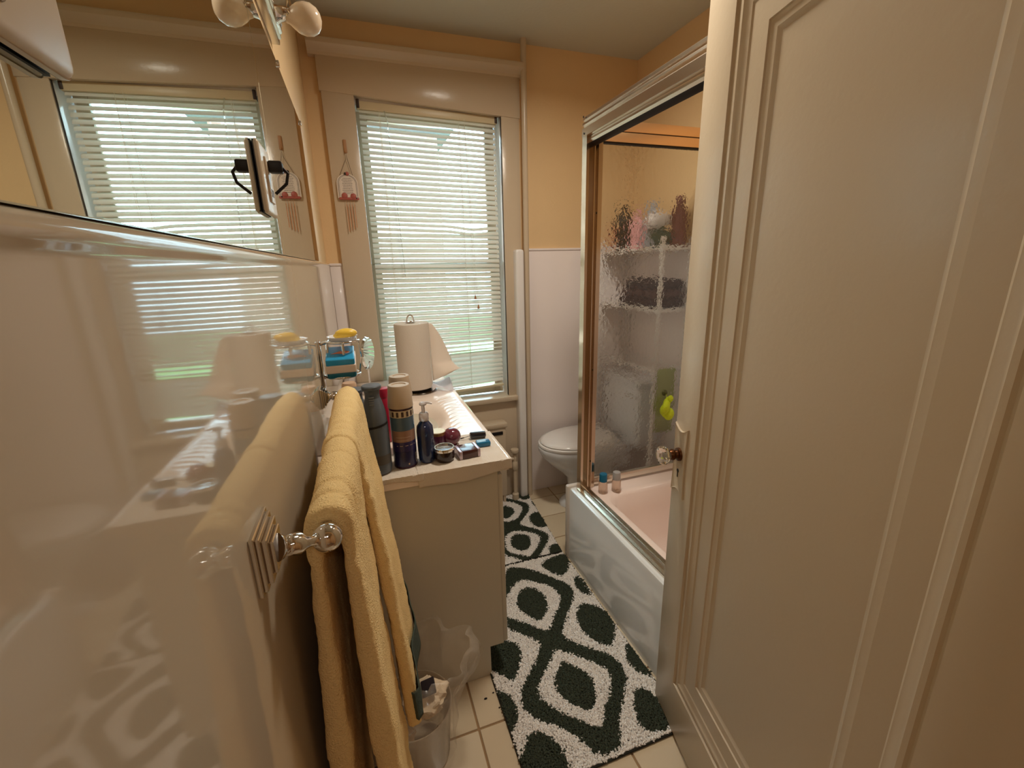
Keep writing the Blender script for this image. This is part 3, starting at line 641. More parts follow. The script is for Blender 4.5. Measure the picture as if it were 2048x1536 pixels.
def can(x, y, label, full):
    c = thing('aerosol_can', label, 'can', (x, y, ZC)); R = .0365
    bands = [('rim', mat('can_rim', (60,30,48), .25, metal=.3), .0, .006), ('navy_band', mat('navy', (28,26,66), .3, coat=.4), .006, .056), ('purple_band', mat('purple_navy', (42,34,84), .3, coat=.4), .056, .088), ('tan_band', mat('tan_print', (150,116,98), .35, coat=.3), .088, .125), ('blue_band', mat('steel_blue', (74,96,112), .35, coat=.3), .125, .168), ('picture_band', mat('ivory_print', (206,190,160), .4, coat=.3), .168, .190), ('shoulder', mat('maroon', (58,24,26), .3), .190, .196)]
    for nme, m, z0, z1 in bands:
        pr_ = [(0, z0), (R, z0+.0004), (R, z1), (0, z1)]
        if nme == 'shoulder': pr_ = [(0, z0), (R, z0), (R-.002, z1), (0, z1)]
        lath(nme, m, c, pr_, x, y)
    lath('cap', mat('taupe_cap', (182,160,134), .4), c, [(0, .196), (.0385, .197), (.0385, .203), (.033, .262), (.031, .266), (.022, .266), (.02, .263), (0, .263)], x, y)
    if full:
        def wrapbox(b, a0, a1, z0, z1, off=.0006):
            n = 4; b.loft([[(x+(R+off)*math.cos(a0+(a1-a0)*k/n), y+(R+off)*math.sin(a0+(a1-a0)*k/n), ZC+z) for k in range(n+1)] for z in (z0, z1)], wrap=False)
        b = B()
        for k in range(6): wrapbox(b, -2.5+k*.42, -2.5+k*.42+.2, .171, .187)
        b.out('printed_figure', mat('brown_print', (70,52,46), .5), c)
        b = B(); wrapbox(b, -.62, -.40, .012, .045); b.out('barcode_panel', mat('label_white', (216,206,200), .5), c)
        b = B()
        for k in range(9): wrapbox(b, -.60+k*.022, -.60+k*.022+.010, .014, .043, .0010)
        b.out('barcode', dark_m, c)
        b = B(); wrapbox(b, -2.3, -1.0, .104, .1055); wrapbox(b, -2.3, -1.2, .094, .0955); wrapbox(b, -2.3, -.6, .076, .0775); b.out('fine_print', mat('pale_print', (190,168,150), .5), c)
        b = B(); n = 12; wrapbox(b, -1.42, -1.30, .012, .018); b.out('round_mark', mat('pale_print', (190,168,150)), c)
can(.082, 1.325, 'tall aerosol can with taupe cap, cream, blue and navy bands, in front', True)
can(.093, 1.44, 'second taupe-capped aerosol can hidden directly behind the front can', False)
tc_ = thing('lotion_bottle', 'pale bottle with tan cap between the chrome post and the sink', 'bottle', (-.068, 1.53, ZC))
lath('body', mat('pearl_plastic', (206,196,186), .3), tc_, [(0, 0), (.026, 0), (.028, .01), (.027, .13), (.02, .155), (0, .155)], -.068, 1.53)
lath('cap', mat('tan_cap', (196,160,130), .4), tc_, [(0, .155), (.026, .156), (.024, .232), (.02, .238), (0, .238)], -.068, 1.53)
rb = thing('red_bottle', 'crimson plastic bottle standing behind the grey bottle', 'bottle', (.04, 1.56, ZC)); redp = mat('crimson', (170,24,54), .3, coat=.4)
lath('body', redp, rb, [(0, 0), (.024, 0), (.027, .01), (.027, .12), (.022, .15), (.018, .165), (0, .165)], .04, 1.56)
lath('cap', redp, rb, [(0, .165), (.02, .166), (.023, .19), (.021, .198), (0, .2)], .04, 1.56)
pb = thing('pump_bottle', 'clear pump bottle of dark blue liquid on the counter', 'bottle', (.150, 1.325, ZC))
lath('body', mat('blue_liquid', (22,40,78), .06, coat=.8, vary=.6, vscale=20), pb, [(0, 0), (.022, .0), (.0265, .006), (.027, .02), (.027, .105), (.025, .122), (.015, .136), (.012, .14), (0, .14)], .150, 1.325)
clearp = mat('clear_pump_plastic', (226,218,216), .15, trans=.45)
lath('collar', clearp, pb, [(0, .139), (.0145, .14), (.0155, .144), (.0155, .16), (.012, .166), (0, .166)], .150, 1.325)
b = B(); b.tube([(.150, 1.325, ZC+.165), (.150, 1.325, ZC+.192)], .0055, 10); b.lathe([(.0, .190), (.011, .191), (.012, .196), (.008, .2), (0, .2)], .150, 1.325, ZC, 16); b.tube([(.150, 1.325, ZC+.196), (.163, 1.322, ZC+.198), (.178, 1.319, ZC+.194)], [.0055, .004, .003], 10); b.out('pump_head', clearp, pb)
cj = thing('candle_jar', 'purple glass jar with gold rim and pale lid beside the blue pump bottle', 'jar', (.208, 1.455, ZC)); plum = mat('plum_glass', (86,34,58), .12, coat=.6)
lath('glass', plum, cj, [(0, 0), (.026, .0), (.030, .005), (.030, .045), (0, .045)], .204, 1.43)
lath('gold_rim', mat('gold_rim', (168,124,76), .3, metal=.7), cj, [(0, .045), (.0285, .045), (.0285, .056), (0, .056)], .204, 1.43)
lath('lid_label', mat('pale_lid', (236,232,206), .5), cj, [(0, .056), (.027, .056), (.026, .0575), (0, .0575)], .204, 1.43)
b = B(); b.ball((.252, 1.425, ZC+.031), .0325, 1, 1, .96, 32, 20); b.lathe([(.018, 0), (.02, .003), (.012, .006)], .252, 1.425, ZC, 20); o = b.out('plum_ball', mat('plum_gloss', (104,40,58), .12, coat=.7), None); tag(o, 'glossy plum red round ornament behind the small jar on the counter', 'ornament')
tj = thing('face_cream_jar', 'low dark brown jar with silver-rimmed glossy lid at counter edge', 'jar', (.205, 1.315, ZC)); drk = mat('near_black_brown', (34,18,16), .15, coat=.5)
lath('body', drk, tj, [(0, 0), (.027, .0), (.031, .006), (.033, .02), (.032, .036), (0, .036)], .205, 1.31)
lath('rim', chrome_m, tj, [(.026, .036), (.034, .036), (.035, .042), (.032, .046), (.0285, .046), (.0285, .040)], .205, 1.31)
lath('lid', mat('lid_gloss', (92,86,84), .08, coat=1), tj, [(0, .036), (.029, .036), (.029, .041), (0, .0415)], .205, 1.31)
def rotbox(name, m, parent, cx, cy, sx, sy, z0, z1, rz, bev=.002):
    b = B(); b.box(cx-sx/2, cx+sx/2, cy-sy/2, cy+sy/2, z0, z1, bev=bev, rz=rz, piv=(cx, cy, 0)); return b.out(name, m, parent)
cb = thing('cosmetic_box', 'small dark brown carton with silver end bands beside the brown jar', 'box', (.28, 1.32, ZC))
rotbox('carton', mat('maroon_carton', (70,34,32), .2, coat=.5, vary=.3, vscale=60), cb, .283, 1.320, .052, .062, ZC, ZC+.027, .10)
for sgn in (-1, 1):
    cx, cy = .283+sgn*.031*math.cos(.10), 1.320+sgn*.031*math.sin(.10); rotbox('end_band', mat('silver_lilac', (196,180,192), .25, metal=.4), cb, cx, cy, .010, .063, ZC, ZC+.0275, .10)
bb = thing('blue_case', 'small bright blue plastic case near the right counter edge', 'case', (.352, 1.37, ZC))
rotbox('shell', mat('case_blue', (24,112,156), .25, coat=.3), bb, .352, 1.375, .050, .032, ZC, ZC+.018, .0, .005)
b = B(); b.box(.332, .361, 1.364, 1.387, ZC+.0178, ZC+.0186, bev=.0003); b.out('label', mat('case_label', (150,190,214), .4), bb)
b = B(); b.lathe([(.0, .0178), (.006, .018), (.006, .0188), (0, .0188)], .369, 1.375, ZC, 14); b.out('clasp', mat('case_dark', (16,70,104), .4), bb)
b = B(); b.tube([(.324, 1.45, ZC+.0125), (.327, 1.45, ZC+.0125), (.378, 1.444, ZC+.0125), (.380, 1.444, ZC+.0125)], [.010, .0125, .0125, .010], 18); nb = b.out('polish_bottle_cap', mat('black_gloss', (20,12,18), .12, coat=.8), None); tag(nb, 'black nail polish cap with brush lying near the counter edge', 'nail polish')
b = B(); b.tube([(.325, 1.45, ZC+.012), (.302, 1.452, ZC+.007)], .0009, 6); b.tube([(.302, 1.452, ZC+.007), (.290, 1.453, ZC+.005), (.284, 1.4535, ZC+.004)], [.0018, .0026, .001], 8); b.out('brush', dark_m, nb)
# ------------------------------------------------------------------ tub, enclosure
tu = thing('bathtub', 'built-in bathtub, peach inside, with glossy grey-white apron', 'bathtub', (1.28, 1.0, 0))
UX0, UX1, UY0, UY1, UZ = .889, RX-.014, .26, 1.765, .41
def rr(x0, x1, y0, y1, r, z, n=8):
    p = []
    for cx, cy, a in ((x1-r, y1-r, 0), (x0+r, y1-r, PI/2), (x0+r, y0+r, PI), (x1-r, y0+r, 1.5*PI)):
        for k in range(n+1): p.append((cx+r*math.cos(a+PI/2*k/n), cy+r*math.sin(a+PI/2*k/n), z))
    return p
b = B(); L = [rr(UX0+.02, UX1, UY0, UY1, .01, UZ-.004), rr(UX0+.024, UX1-.002, UY0+.002, UY1-.002, .01, UZ)]
for i, (ins, z, r) in enumerate([(.0, UZ, .10), (.010, UZ-.004, .10), (.02, UZ-.02, .11), (.035, UZ-.10, .12), (.06, UZ-.24, .13), (.085, UZ-.29, .13), (.13, UZ-.315, .12), (.2, UZ-.32, .08)]):
    L.append(rr(UX0+.115+ins, UX1-.075-ins, UY0+.09+ins*1.4, UY1-.10-ins*1.6, max(.03, r), z))
b.loft(L, False, True); b.out('basin', tub_m, tu, angle=50)
b = B(); b.prism([(UX0, 0.001), (UX0, UZ-.012), (UX0+.003, UZ-.004), (UX0+.010, UZ+.001), (UX0+.048, UZ+.001), (UX0+.048, UZ-.02), (UX0+.02, UZ-.03), (UX0+.02, 0.001)], 'Y', UY0, UY1); b.out('apron', apron_m, tu, angle=30)
b = B(); b.box(UX0-.012, UX1, UY1, UY1+.028, .001, UZ+.012, bev=.007, seg=3); b.out('end_panel', mat('end_panel_enamel', (214,206,198), .15, coat=.4), tu)
en = thing('shower_enclosure', 'aluminium-framed shower enclosure with a pebbled glass end panel on the tub', 'shower', (.94, 1.0, UZ))
EX = .932
b = B(); b.prism([(EX-.022, UZ+.001), (EX-.020, UZ+.012), (EX-.006, UZ+.012), (EX-.004, UZ+.03), (EX+.0, UZ+.03), (EX+.001, UZ+.014), (EX+.018, UZ+.014), (EX+.02, UZ+.028), (EX+.024, UZ+.028), (EX+.028, UZ+.001)], 'Y', UY0, 1.735); b.out('bottom_track', alu_m, en, angle=20)
HZ = 1.985
hp = [(EX+.03, HZ+.07), (EX-.004, HZ+.075), (EX-.012, HZ+.070), (EX-.013, HZ+.060), (EX-.006, HZ+.056), (EX-.014, HZ+.050), (EX-.016, HZ+.042), (EX-.008, HZ+.038), (EX-.016, HZ+.030), (EX-.017, HZ+.0), (EX-.012, HZ-.002), (EX-.002, HZ-.003), (EX-.006, HZ-.006), (EX-.008, HZ-.018), (EX-.002, HZ-.026), (EX+.012, HZ-.028), (EX+.03, HZ-.02)]
b = B(); b.prism(hp, 'Y', UY0, 1.745); b.out('header_rail', mat('satin_aluminium', (226,216,204), .24, metal=1), en, angle=22)
b = B(); b.prism([(EX-.002, HZ-.026), (EX+.012, HZ-.034), (EX+.03, HZ-.034), (EX+.03, HZ-.02), (EX+.012, HZ-.028)], 'Y', UY0, 1.73); b.out('rubber_seal', dark_m, en)
b = B(); jp = [(EX-.016, 1.705), (EX-.016, 1.742), (EX+.075, 1.742), (EX+.075, 1.733), (EX+.045, 1.733), (EX+.045, 1.708), (EX+.041, 1.708), (EX+.041, 1.728), (EX+.024, 1.728), (EX+.024, 1.702), (EX+.019, 1.702), (EX+.019, 1.728), (EX-.004, 1.728), (EX-.004, 1.705)]
b.prism(jp, 'Z', UZ+.002, HZ+.004); b.out('corner_post', mat('bronzed_aluminium', (206,190,170), .16, metal=1), en, angle=20)
b = B()
for zz in (.56, 1.02, 1.70): b.lathe([(.004, 0), (.003, .0015), (0, .002)], EX+.033, 1.7265, zz, 10, axis='Y'); 
for yy, zz in ((1.736, HZ+.01), (1.742, HZ+.07)): b.lathe([(.0, -.002), (.004, -.0018), (.004, 0)], EX-.017, yy-.01, zz, 10, axis='X')
b.out('screw', dark_m, en)
GY0 = 1.744
b = B(); b.box(EX+.05, UX1, GY0-.010, GY0+.012, UZ+.014, UZ+.048, bev=.003); b.out('bottom_rail', alu_m, en)
tinted_al = mat('reflection_tinted_aluminium', (236,190,140), .3, metal=.85)  # orange reflection of the peach wall is put into this metal's colour
b = B(); b.box(EX+.05, UX1, GY0-.012, GY0+.014, 1.975, 2.0125, bev=.002); b.box(EX+.05, UX1, GY0-.012, GY0+.014, 2.016, 2.055, bev=.002); b.out('top_rail', tinted_al, en)
b = B(); b.box(EX+.05, UX1, GY0-.008, GY0+.010, 1.968, 2.02); b.out('rail_gap', dark_m, en)
peb = bpy.data.materials.new('pebbled_glass'); peb.use_nodes = True; nt = peb.node_tree; p = nt.nodes['Principled BSDF']
p.inputs['Base Color'].default_value = (.955, .975, .965, 1); p.inputs['Transmission Weight'].default_value = 1; p.inputs['Roughness'].default_value = .03; p.inputs['IOR'].default_value = 1.45
tcn = nt.nodes.new('ShaderNodeTexCoord'); vo = nt.nodes.new('ShaderNodeTexVoronoi'); vo.feature = 'SMOOTH_F1'; vo.inputs['Scale'].default_value = 58; no = nt.nodes.new('ShaderNodeTexNoise'); no.inputs['Scale'].default_value = 60
mxx = nt.nodes.new('ShaderNodeMath'); mxx.operation = 'ADD'; bpn = nt.nodes.new('ShaderNodeBump'); bpn.inputs['Strength'].default_value = .55; bpn.inputs['Distance'].default_value = .003
nt.links.new(tcn.outputs['Object'], vo.inputs[0]); nt.links.new(tcn.outputs['Object'], no.inputs[0]); nt.links.new(vo.outputs['Distance'], mxx.inputs[0]); nt.links.new(no.outputs['Fac'], mxx.inputs[1]); nt.links.new(mxx.outputs[0], bpn.inputs['Height']); nt.links.new(bpn.outputs[0], p.inputs['Normal'])
b = B(); b.box(EX+.045, UX1, GY0-.002, GY0+.003, UZ+.04, 1.975); b.out('pebbled_pane', peb, en, smooth=False, label='pebbled translucent glass end pane')
# small toiletry bottles on the tub corner
def tubbottle(x, y, label, capm, nm):
    t = thing('travel_bottle', label, 'bottle', (x, y, UZ))
    lath('body', mat('frosted_clear_bottle', (236,214,196), .15, trans=.7), t, [(0, 0), (.021, .0), (.023, .004), (.0215, .055), (.019, .06), (0, .06)], x, y, UZ+.001)
    lath('cap', capm, t, [(0, .06), (.0195, .061), (.0185, .096), (.017, .099), (0, .1)], x, y, UZ+.001)
tubbottle(1.022, 1.672, 'small clear bottle with blue cap on the tub corner', mat('cap_blue', (20,104,140), .3), 0)
tubbottle(1.092, 1.664, 'small clear bottle with grey cap on the tub corner', mat('cap_grey', (168,166,166), .4), 0)
b = B()
for k in range(9):
    th = k*.7; b.ball((1.400+.017*math.cos(th), 1.712+.010*math.sin(th*1.7), .812-.010*k+.018), .016+.0016*k, 1, .7, 1.15, 12, 8)
b.tube([(1.402, 1.729, .852), (1.40, 1.72, .83)], .0015, 6)
po = b.out('bath_pouf', mat('lime_mesh', (214,236,40), .6, bump=1, bscale=160, noise_dist=.004), None); tag(po, 'bright lime yellow bath pouf hanging on the pebbled glass', 'bath pouf')
b = B(); b.lathe([(.0, 0), (.016, .0), (.014, -.005), (.005, -.010), (.006, -.014), (0, -.015)], 1.402, GY0-.003, .855, 16, axis='Y'); b.out('suction_hook', mat('olive_hook', (84,88,40), .4), po)
# ------------------------------------------------------------------ toilet
to = thing('toilet', 'white toilet with closed lid between the window wall and the tub', 'toilet', (1.3, 2.26, 0))
TCY = 2.262
def egg(xt, xb, hw, z, n=40):
    """horizontal section: rounded tip at xt (left), blunt at xb"""
    p = []; cx = xt+(xb-xt)*.56
    for k in range(n):
        a = 2*PI*k/n; c, s_ = math.cos(a), math.sin(a)
        rx = (cx-xt) if c < 0 else (xb-cx)
        p.append((cx+rx*(abs(c)**(1 if c < 0 else .75))*(1 if c > 0 else -1), TCY+hw*(abs(s_)**(.92))*(1 if s_ > 0 else -1), z))
    return p
b = B(); b.loft([egg(1.07, 1.5, .105, .001), egg(1.07, 1.5, .105, .02), egg(1.085, 1.5, .098, .035), egg(1.115, 1.5, .082, .06), egg(1.13, 1.48, .075, .12), egg(1.12, 1.47, .078, .19), egg(1.07, 1.47, .105, .24), egg(1.0, 1.48, .145, .30), egg(.955, 1.49, .172, .35), egg(.935, 1.5, .183, .39), egg(.932, 1.5, .186, .412), egg(.936, 1.5, .184, .42)], True, True); b.out('bowl', porcelain_m, to, angle=60)
b = B(); b.loft([egg(.938, 1.44, .184, .4215), egg(.934, 1.44, .187, .426), egg(.936, 1.44, .186, .436), egg(.945, 1.43, .18, .439)], True, True); b.out('seat', white_m, to, angle=50)
b = B(); b.loft([egg(.950, 1.43, .176, .4415), egg(.945, 1.43, .180, .446), egg(.950, 1.43, .177, .455), egg(.975, 1.42, .16, .461), egg(1.05, 1.38, .10, .464)], True, True); b.out('lid', white_m, to, angle=60)
b = B(); b.box(1.475, RX-.016, TCY-.205, TCY+.205, .40, .79, bev=.02, seg=4); b.box(1.43, 1.5, TCY-.12, TCY+.12, .25, .42, bev=.02); b.out('tank', porcelain_m, to)
b = B(); b.box(1.465, RX-.014, TCY-.212, TCY+.212, .792, .825, bev=.01, seg=3); b.out('tank_lid', porcelain_m, to)
b = B(); b.tube([(1.474, TCY-.15, .73), (1.455, TCY-.15, .73), (1.45, TCY-.10, .725)], .006, 8); b.out('flush_lever', chrome_m, to)
# ------------------------------------------------------------------ shelf unit over the tank and what stands on it
su = thing('toilet_shelf_unit', 'white two-shelf rack standing over the toilet tank behind the glass', 'shelf', (1.54, 2.18, 0))
for xx, yy in ((1.452, 1.895), (1.452, 2.48), (1.63, 1.895), (1.63, 2.48)):
    b = B(); b.tube([(xx, yy, .002), (xx, yy, 1.595)], .011, 14); b.lathe([(.011, 1.595), (.015, 1.6), (.012, 1.612), (0, 1.616)], xx, yy, 0, 14); b.out('post', white_m, su)
for zz in (1.562, 1.25):
    b = B(); b.box(1.442, 1.645, 1.885, 2.492, zz-.012, zz+.008, bev=.004); b.out('shelf', white_m, su)
b = B()
for xx in (1.452, 1.63): b.tube([(xx, 1.895, .92), (xx, 2.48, .92)], .008, 10)
b.out('rail', white_m, su)
Z1, Z2 = 1.5705, 1.2585
def shb(name, label, cat, m, cm, x, y, r, h, hc, z=Z1):
    t = thing(name, label, cat, (x, y, z))
    lath('body', m, t, [(0, 0), (r*.93, 0), (r, .008), (r, h*.72), (r*.8, h*.9), (r*.42, h), (0, h)], x, y, z)
    lath('cap', cm, t, [(0, h), (r*.5, h), (r*.46, h+hc), (0, h+hc)], x, y, z)
shb('shampoo_bottle', 'tall near-black bottle on the upper rack shelf, blurred by glass', 'bottle', mat('black_brown_bottle', (30,22,18), .4), mat('black_brown_bottle', (30,22,18)), 1.53, 2.375, .045, .215, .035)
shb('shampoo_bottle', 'pinkish-red bottle left of the black one on the upper rack shelf', 'bottle', mat('pinkish_red', (190,90,80), .4), mat('pinkish_red', (190,90,80)), 1.55, 2.455, .03, .15, .02)
shb('lotion_bottle', 'lilac-pink bottle in the middle of the upper rack shelf', 'bottle', mat('lilac_pink', (206,150,152), .4), mat('lilac_pink', (206,150,152)), 1.53, 2.235, .04, .17, .04)
shb('lotion_bottle', 'grey-blue bottle right of the lilac one on the upper rack shelf', 'bottle', mat('grey_blue', (150,152,160), .4), mat('grey_blue', (150,152,160)), 1.56, 2.14, .042, .20, .04)
shb('jar_bottle', 'mauve container at the right end of the upper rack shelf', 'bottle', mat('mauve', (120,66,72), .5), mat('mauve', (120,66,72)), 1.58, 1.945, .04, .20, .04)
b = B(); b.ball((1.52, 2.0, Z1+.045), .05, 1.1, 1.3, .9, 16, 10); o = b.out('green_packet', mat('dark_green', (50,84,74), .6, bump=.6, bscale=30), None); tag(o, 'dark green rounded packet at right of the upper rack shelf', 'packet')
b = B(); b.ball((1.52, 2.03, Z1+.13), .055, 1.0, 1.5, .75, 20, 12)
for v in b.bm.verts: v.co += v.normal*0 + Vector((0, 0, .012*nz(v.co.x, v.co.y, v.co.z, 40)))
o = b.out('white_bag', mat('white_plastic_bag', (226,222,226), .3, bump=.8, bscale=40), None); tag(o, 'white plastic bag heaped on the dark green packet', 'bag')
for i in range(3):
    z0 = Z2+.001+i*.048
    b = B(); b.box(1.465, 1.625, 1.92, 2.30-.03*i, z0, z0+.046, bev=.018, seg=4); o = b.out('folded_towel', mat('dark_maroon_cloth_%d' % i, [(58,34,34), (84,56,54), (52,32,34)][i], .95, bump=.8, bscale=120), None)
    tag(o, ['bottom dark maroon folded cloth on the lower rack shelf', 'middle brown-mauve folded cloth on the lower rack shelf', 'topmost dark maroon folded cloth on the lower rack shelf'][i], 'cloth', 'folded cloths on the lower rack shelf')

b = B(); b.tube([(1.452, 1.895, .92), (1.63, 1.895, .92)], .008, 10); b.out('side_rail', white_m, su)
b = B()
def gt(u, v, s=1): return (1.462+.115*u, 1.895-s*(.0105+.003*math.sin(u*14)*v), .934-.36*v)
b.loft([[gt(u/12, v) for u in range(13)] for v in (1, .8, .5, .2, .03)]+[[(gt(u/12, 0)[0], 1.895, .936) for u in range(13)]]+[[gt(u/12, v*.7, -1) for u in range(13)] for v in (.03, .3, .6, 1)], wrap=False)
o = b.out('hand_towel', mat('pale_green_cloth', (176,186,128), .95, bump=.8, bscale=120), None, solid=.002); tag(o, 'pale green hand towel over the low rack rail, blurred behind the pebbled glass', 'towel')
RUG_FRONT= {'net': [(0.543, 1.817), (0.636, 1.769), (0.687, 1.725), (0.746, 1.648), (0.789, 1.596), (0.803, 1.541), (0.775, 1.487), (0.712, 1.422), (0.649, 1.346), (0.641, 1.307), (0.709, 1.233), (0.762, 1.19), (0.794, 1.14), (0.789, 1.079), (0.752, 1.033), (0.7, 0.978), (0.649, 0.913), (0.633, 0.86), (0.542, 0.867), (0.515, 0.941), (0.471, 0.989), (0.407, 1.04), (0.379, 1.085), (0.38, 1.12), (0.399, 1.163), (0.454, 1.217), (0.51, 1.268), (0.539, 1.312), (0.53, 1.34), (0.48, 1.392), (0.422, 1.444)], 'hole1': [(0.583, 1.704), (0.657, 1.652), (0.72, 1.589), (0.727, 1.527), (0.699, 1.476), (0.643, 1.42), (0.591, 1.359), (0.558, 1.393), (0.514, 1.445), (0.44, 1.501), (0.467, 1.583), (0.499, 1.623)], 'hole2': [(0.595, 1.268), (0.646, 1.218), (0.703, 1.16), (0.733, 1.12), (0.721, 1.077), (0.695, 1.041), (0.647, 0.997), (0.617, 0.957), (0.602, 0.941), (0.579, 0.952), (0.541, 0.991), (0.493, 1.037), (0.46, 1.081), (0.449, 1.119), (0.465, 1.158), (0.501, 1.192), (0.545, 1.226), (0.571, 1.261)], 'core1': [(0.584, 1.641), (0.641, 1.613), (0.661, 1.557), (0.652, 1.499), (0.625, 1.455), (0.585, 1.423), (0.56, 1.442), (0.531, 1.49), (0.514, 1.545), (0.542, 1.602)], 'core2': [(0.582, 1.219), (0.617, 1.188), (0.646, 1.142), (0.662, 1.105), (0.645, 1.059), (0.633, 1.032), (0.595, 0.996), (0.561, 1.029), (0.53, 1.064), (0.514, 1.108), (0.518, 1.145), (0.548, 1.175)], 'l1': [(0.801, 1.452), (0.85, 1.419), (0.877, 1.37), (0.876, 1.305), (0.844, 1.248), (0.806, 1.205), (0.779, 1.219), (0.737, 1.271), (0.724, 1.335), (0.739, 1.393), (0.774, 1.438)], 'l2': [(0.728, 1.772), (0.804, 1.796), (0.902, 1.8), (0.865, 1.707), (0.804, 1.637), (0.758, 1.673), (0.729, 1.734)], 'l3': [(0.841, 1.617), (0.869, 1.63), (0.872, 1.487), (0.855, 1.478), (0.827, 1.51), (0.82, 1.568)], 'l4': [(0.86, 1.192), (0.879, 1.193), (0.892, 1.04), (0.875, 1.036), (0.85, 1.049), (0.818, 1.102), (0.832, 1.156)], 'l5': [(0.792, 1.024), (0.837, 0.994), (0.833, 0.895), (0.803, 0.857), (0.726, 0.877), (0.729, 0.933), (0.751, 0.983)], 'l6': [(0.331, 1.39), (0.409, 1.385), (0.446, 1.355), (0.454, 1.312), (0.427, 1.248), (0.381, 1.196), (0.353, 1.233), (0.305, 1.279)], 'l7': [(0.3, 1.199), (0.315, 1.188), (0.351, 1.155), (0.362, 1.102), (0.35, 1.061), (0.319, 1.026), (0.301, 1.022), (0.296, 1.058)], 'l8': [(0.377, 1.013), (0.414, 0.989), (0.442, 0.952), (0.454, 0.908), (0.443, 0.843), (0.285, 0.901), (0.338, 0.976)]}
RUG_BACK= {'net': [(0.739, 2.475), (0.818, 2.408), (0.866, 2.361), (0.877, 2.296), (0.838, 2.234), (0.774, 2.173), (0.745, 2.138), (0.78, 2.101), (0.831, 2.048), (0.864, 2.002), (0.861, 1.951), (0.822, 1.905), (0.779, 1.863), (0.732, 1.808), (0.701, 1.789), (0.651, 1.795), (0.647, 1.814), (0.623, 1.859), (0.558, 1.907)], 'hole1': [(0.748, 2.415), (0.801, 2.38), (0.829, 2.321), (0.821, 2.279), (0.778, 2.22), (0.724, 2.181), (0.65, 2.198), (0.723, 2.425)], 'hole2': [(0.698, 2.088), (0.762, 2.053), (0.814, 2.006), (0.808, 1.961), (0.776, 1.913), (0.714, 1.851), (0.698, 1.839), (0.652, 1.875), (0.596, 1.915), (0.62, 2.034), (0.655, 2.073)], 'core1': [(0.707, 2.376), (0.765, 2.34), (0.771, 2.286), (0.737, 2.236), (0.684, 2.22), (0.661, 2.253)], 'core2': [(0.694, 2.058), (0.747, 2.031), (0.761, 1.984), (0.723, 1.904), (0.677, 1.893), (0.639, 1.937), (0.635, 1.987), (0.662, 2.038)], 'o1': [(0.884, 2.235), (0.93, 2.185), (0.919, 2.081), (0.871, 2.049), (0.83, 2.076), (0.813, 2.134), (0.832, 2.199)], 'o2': [(0.897, 2.011), (0.92, 2.024), (0.923, 1.906), (0.895, 1.927), (0.884, 1.973)], 'o3': [(0.843, 1.897), (0.906, 1.882), (0.919, 1.858), (0.895, 1.809), (0.848, 1.799), (0.815, 1.807), (0.808, 1.852)], 't1': [(0.812, 2.475), (0.896, 2.501), (0.962, 2.514), (0.942, 2.424), (0.885, 2.374), (0.848, 2.41)], 't2': [(0.925, 2.373), (0.941, 2.245), (0.915, 2.268), (0.899, 2.335)], 'o4': [(0.556, 1.84), (0.58, 1.801), (0.546, 1.801)]}
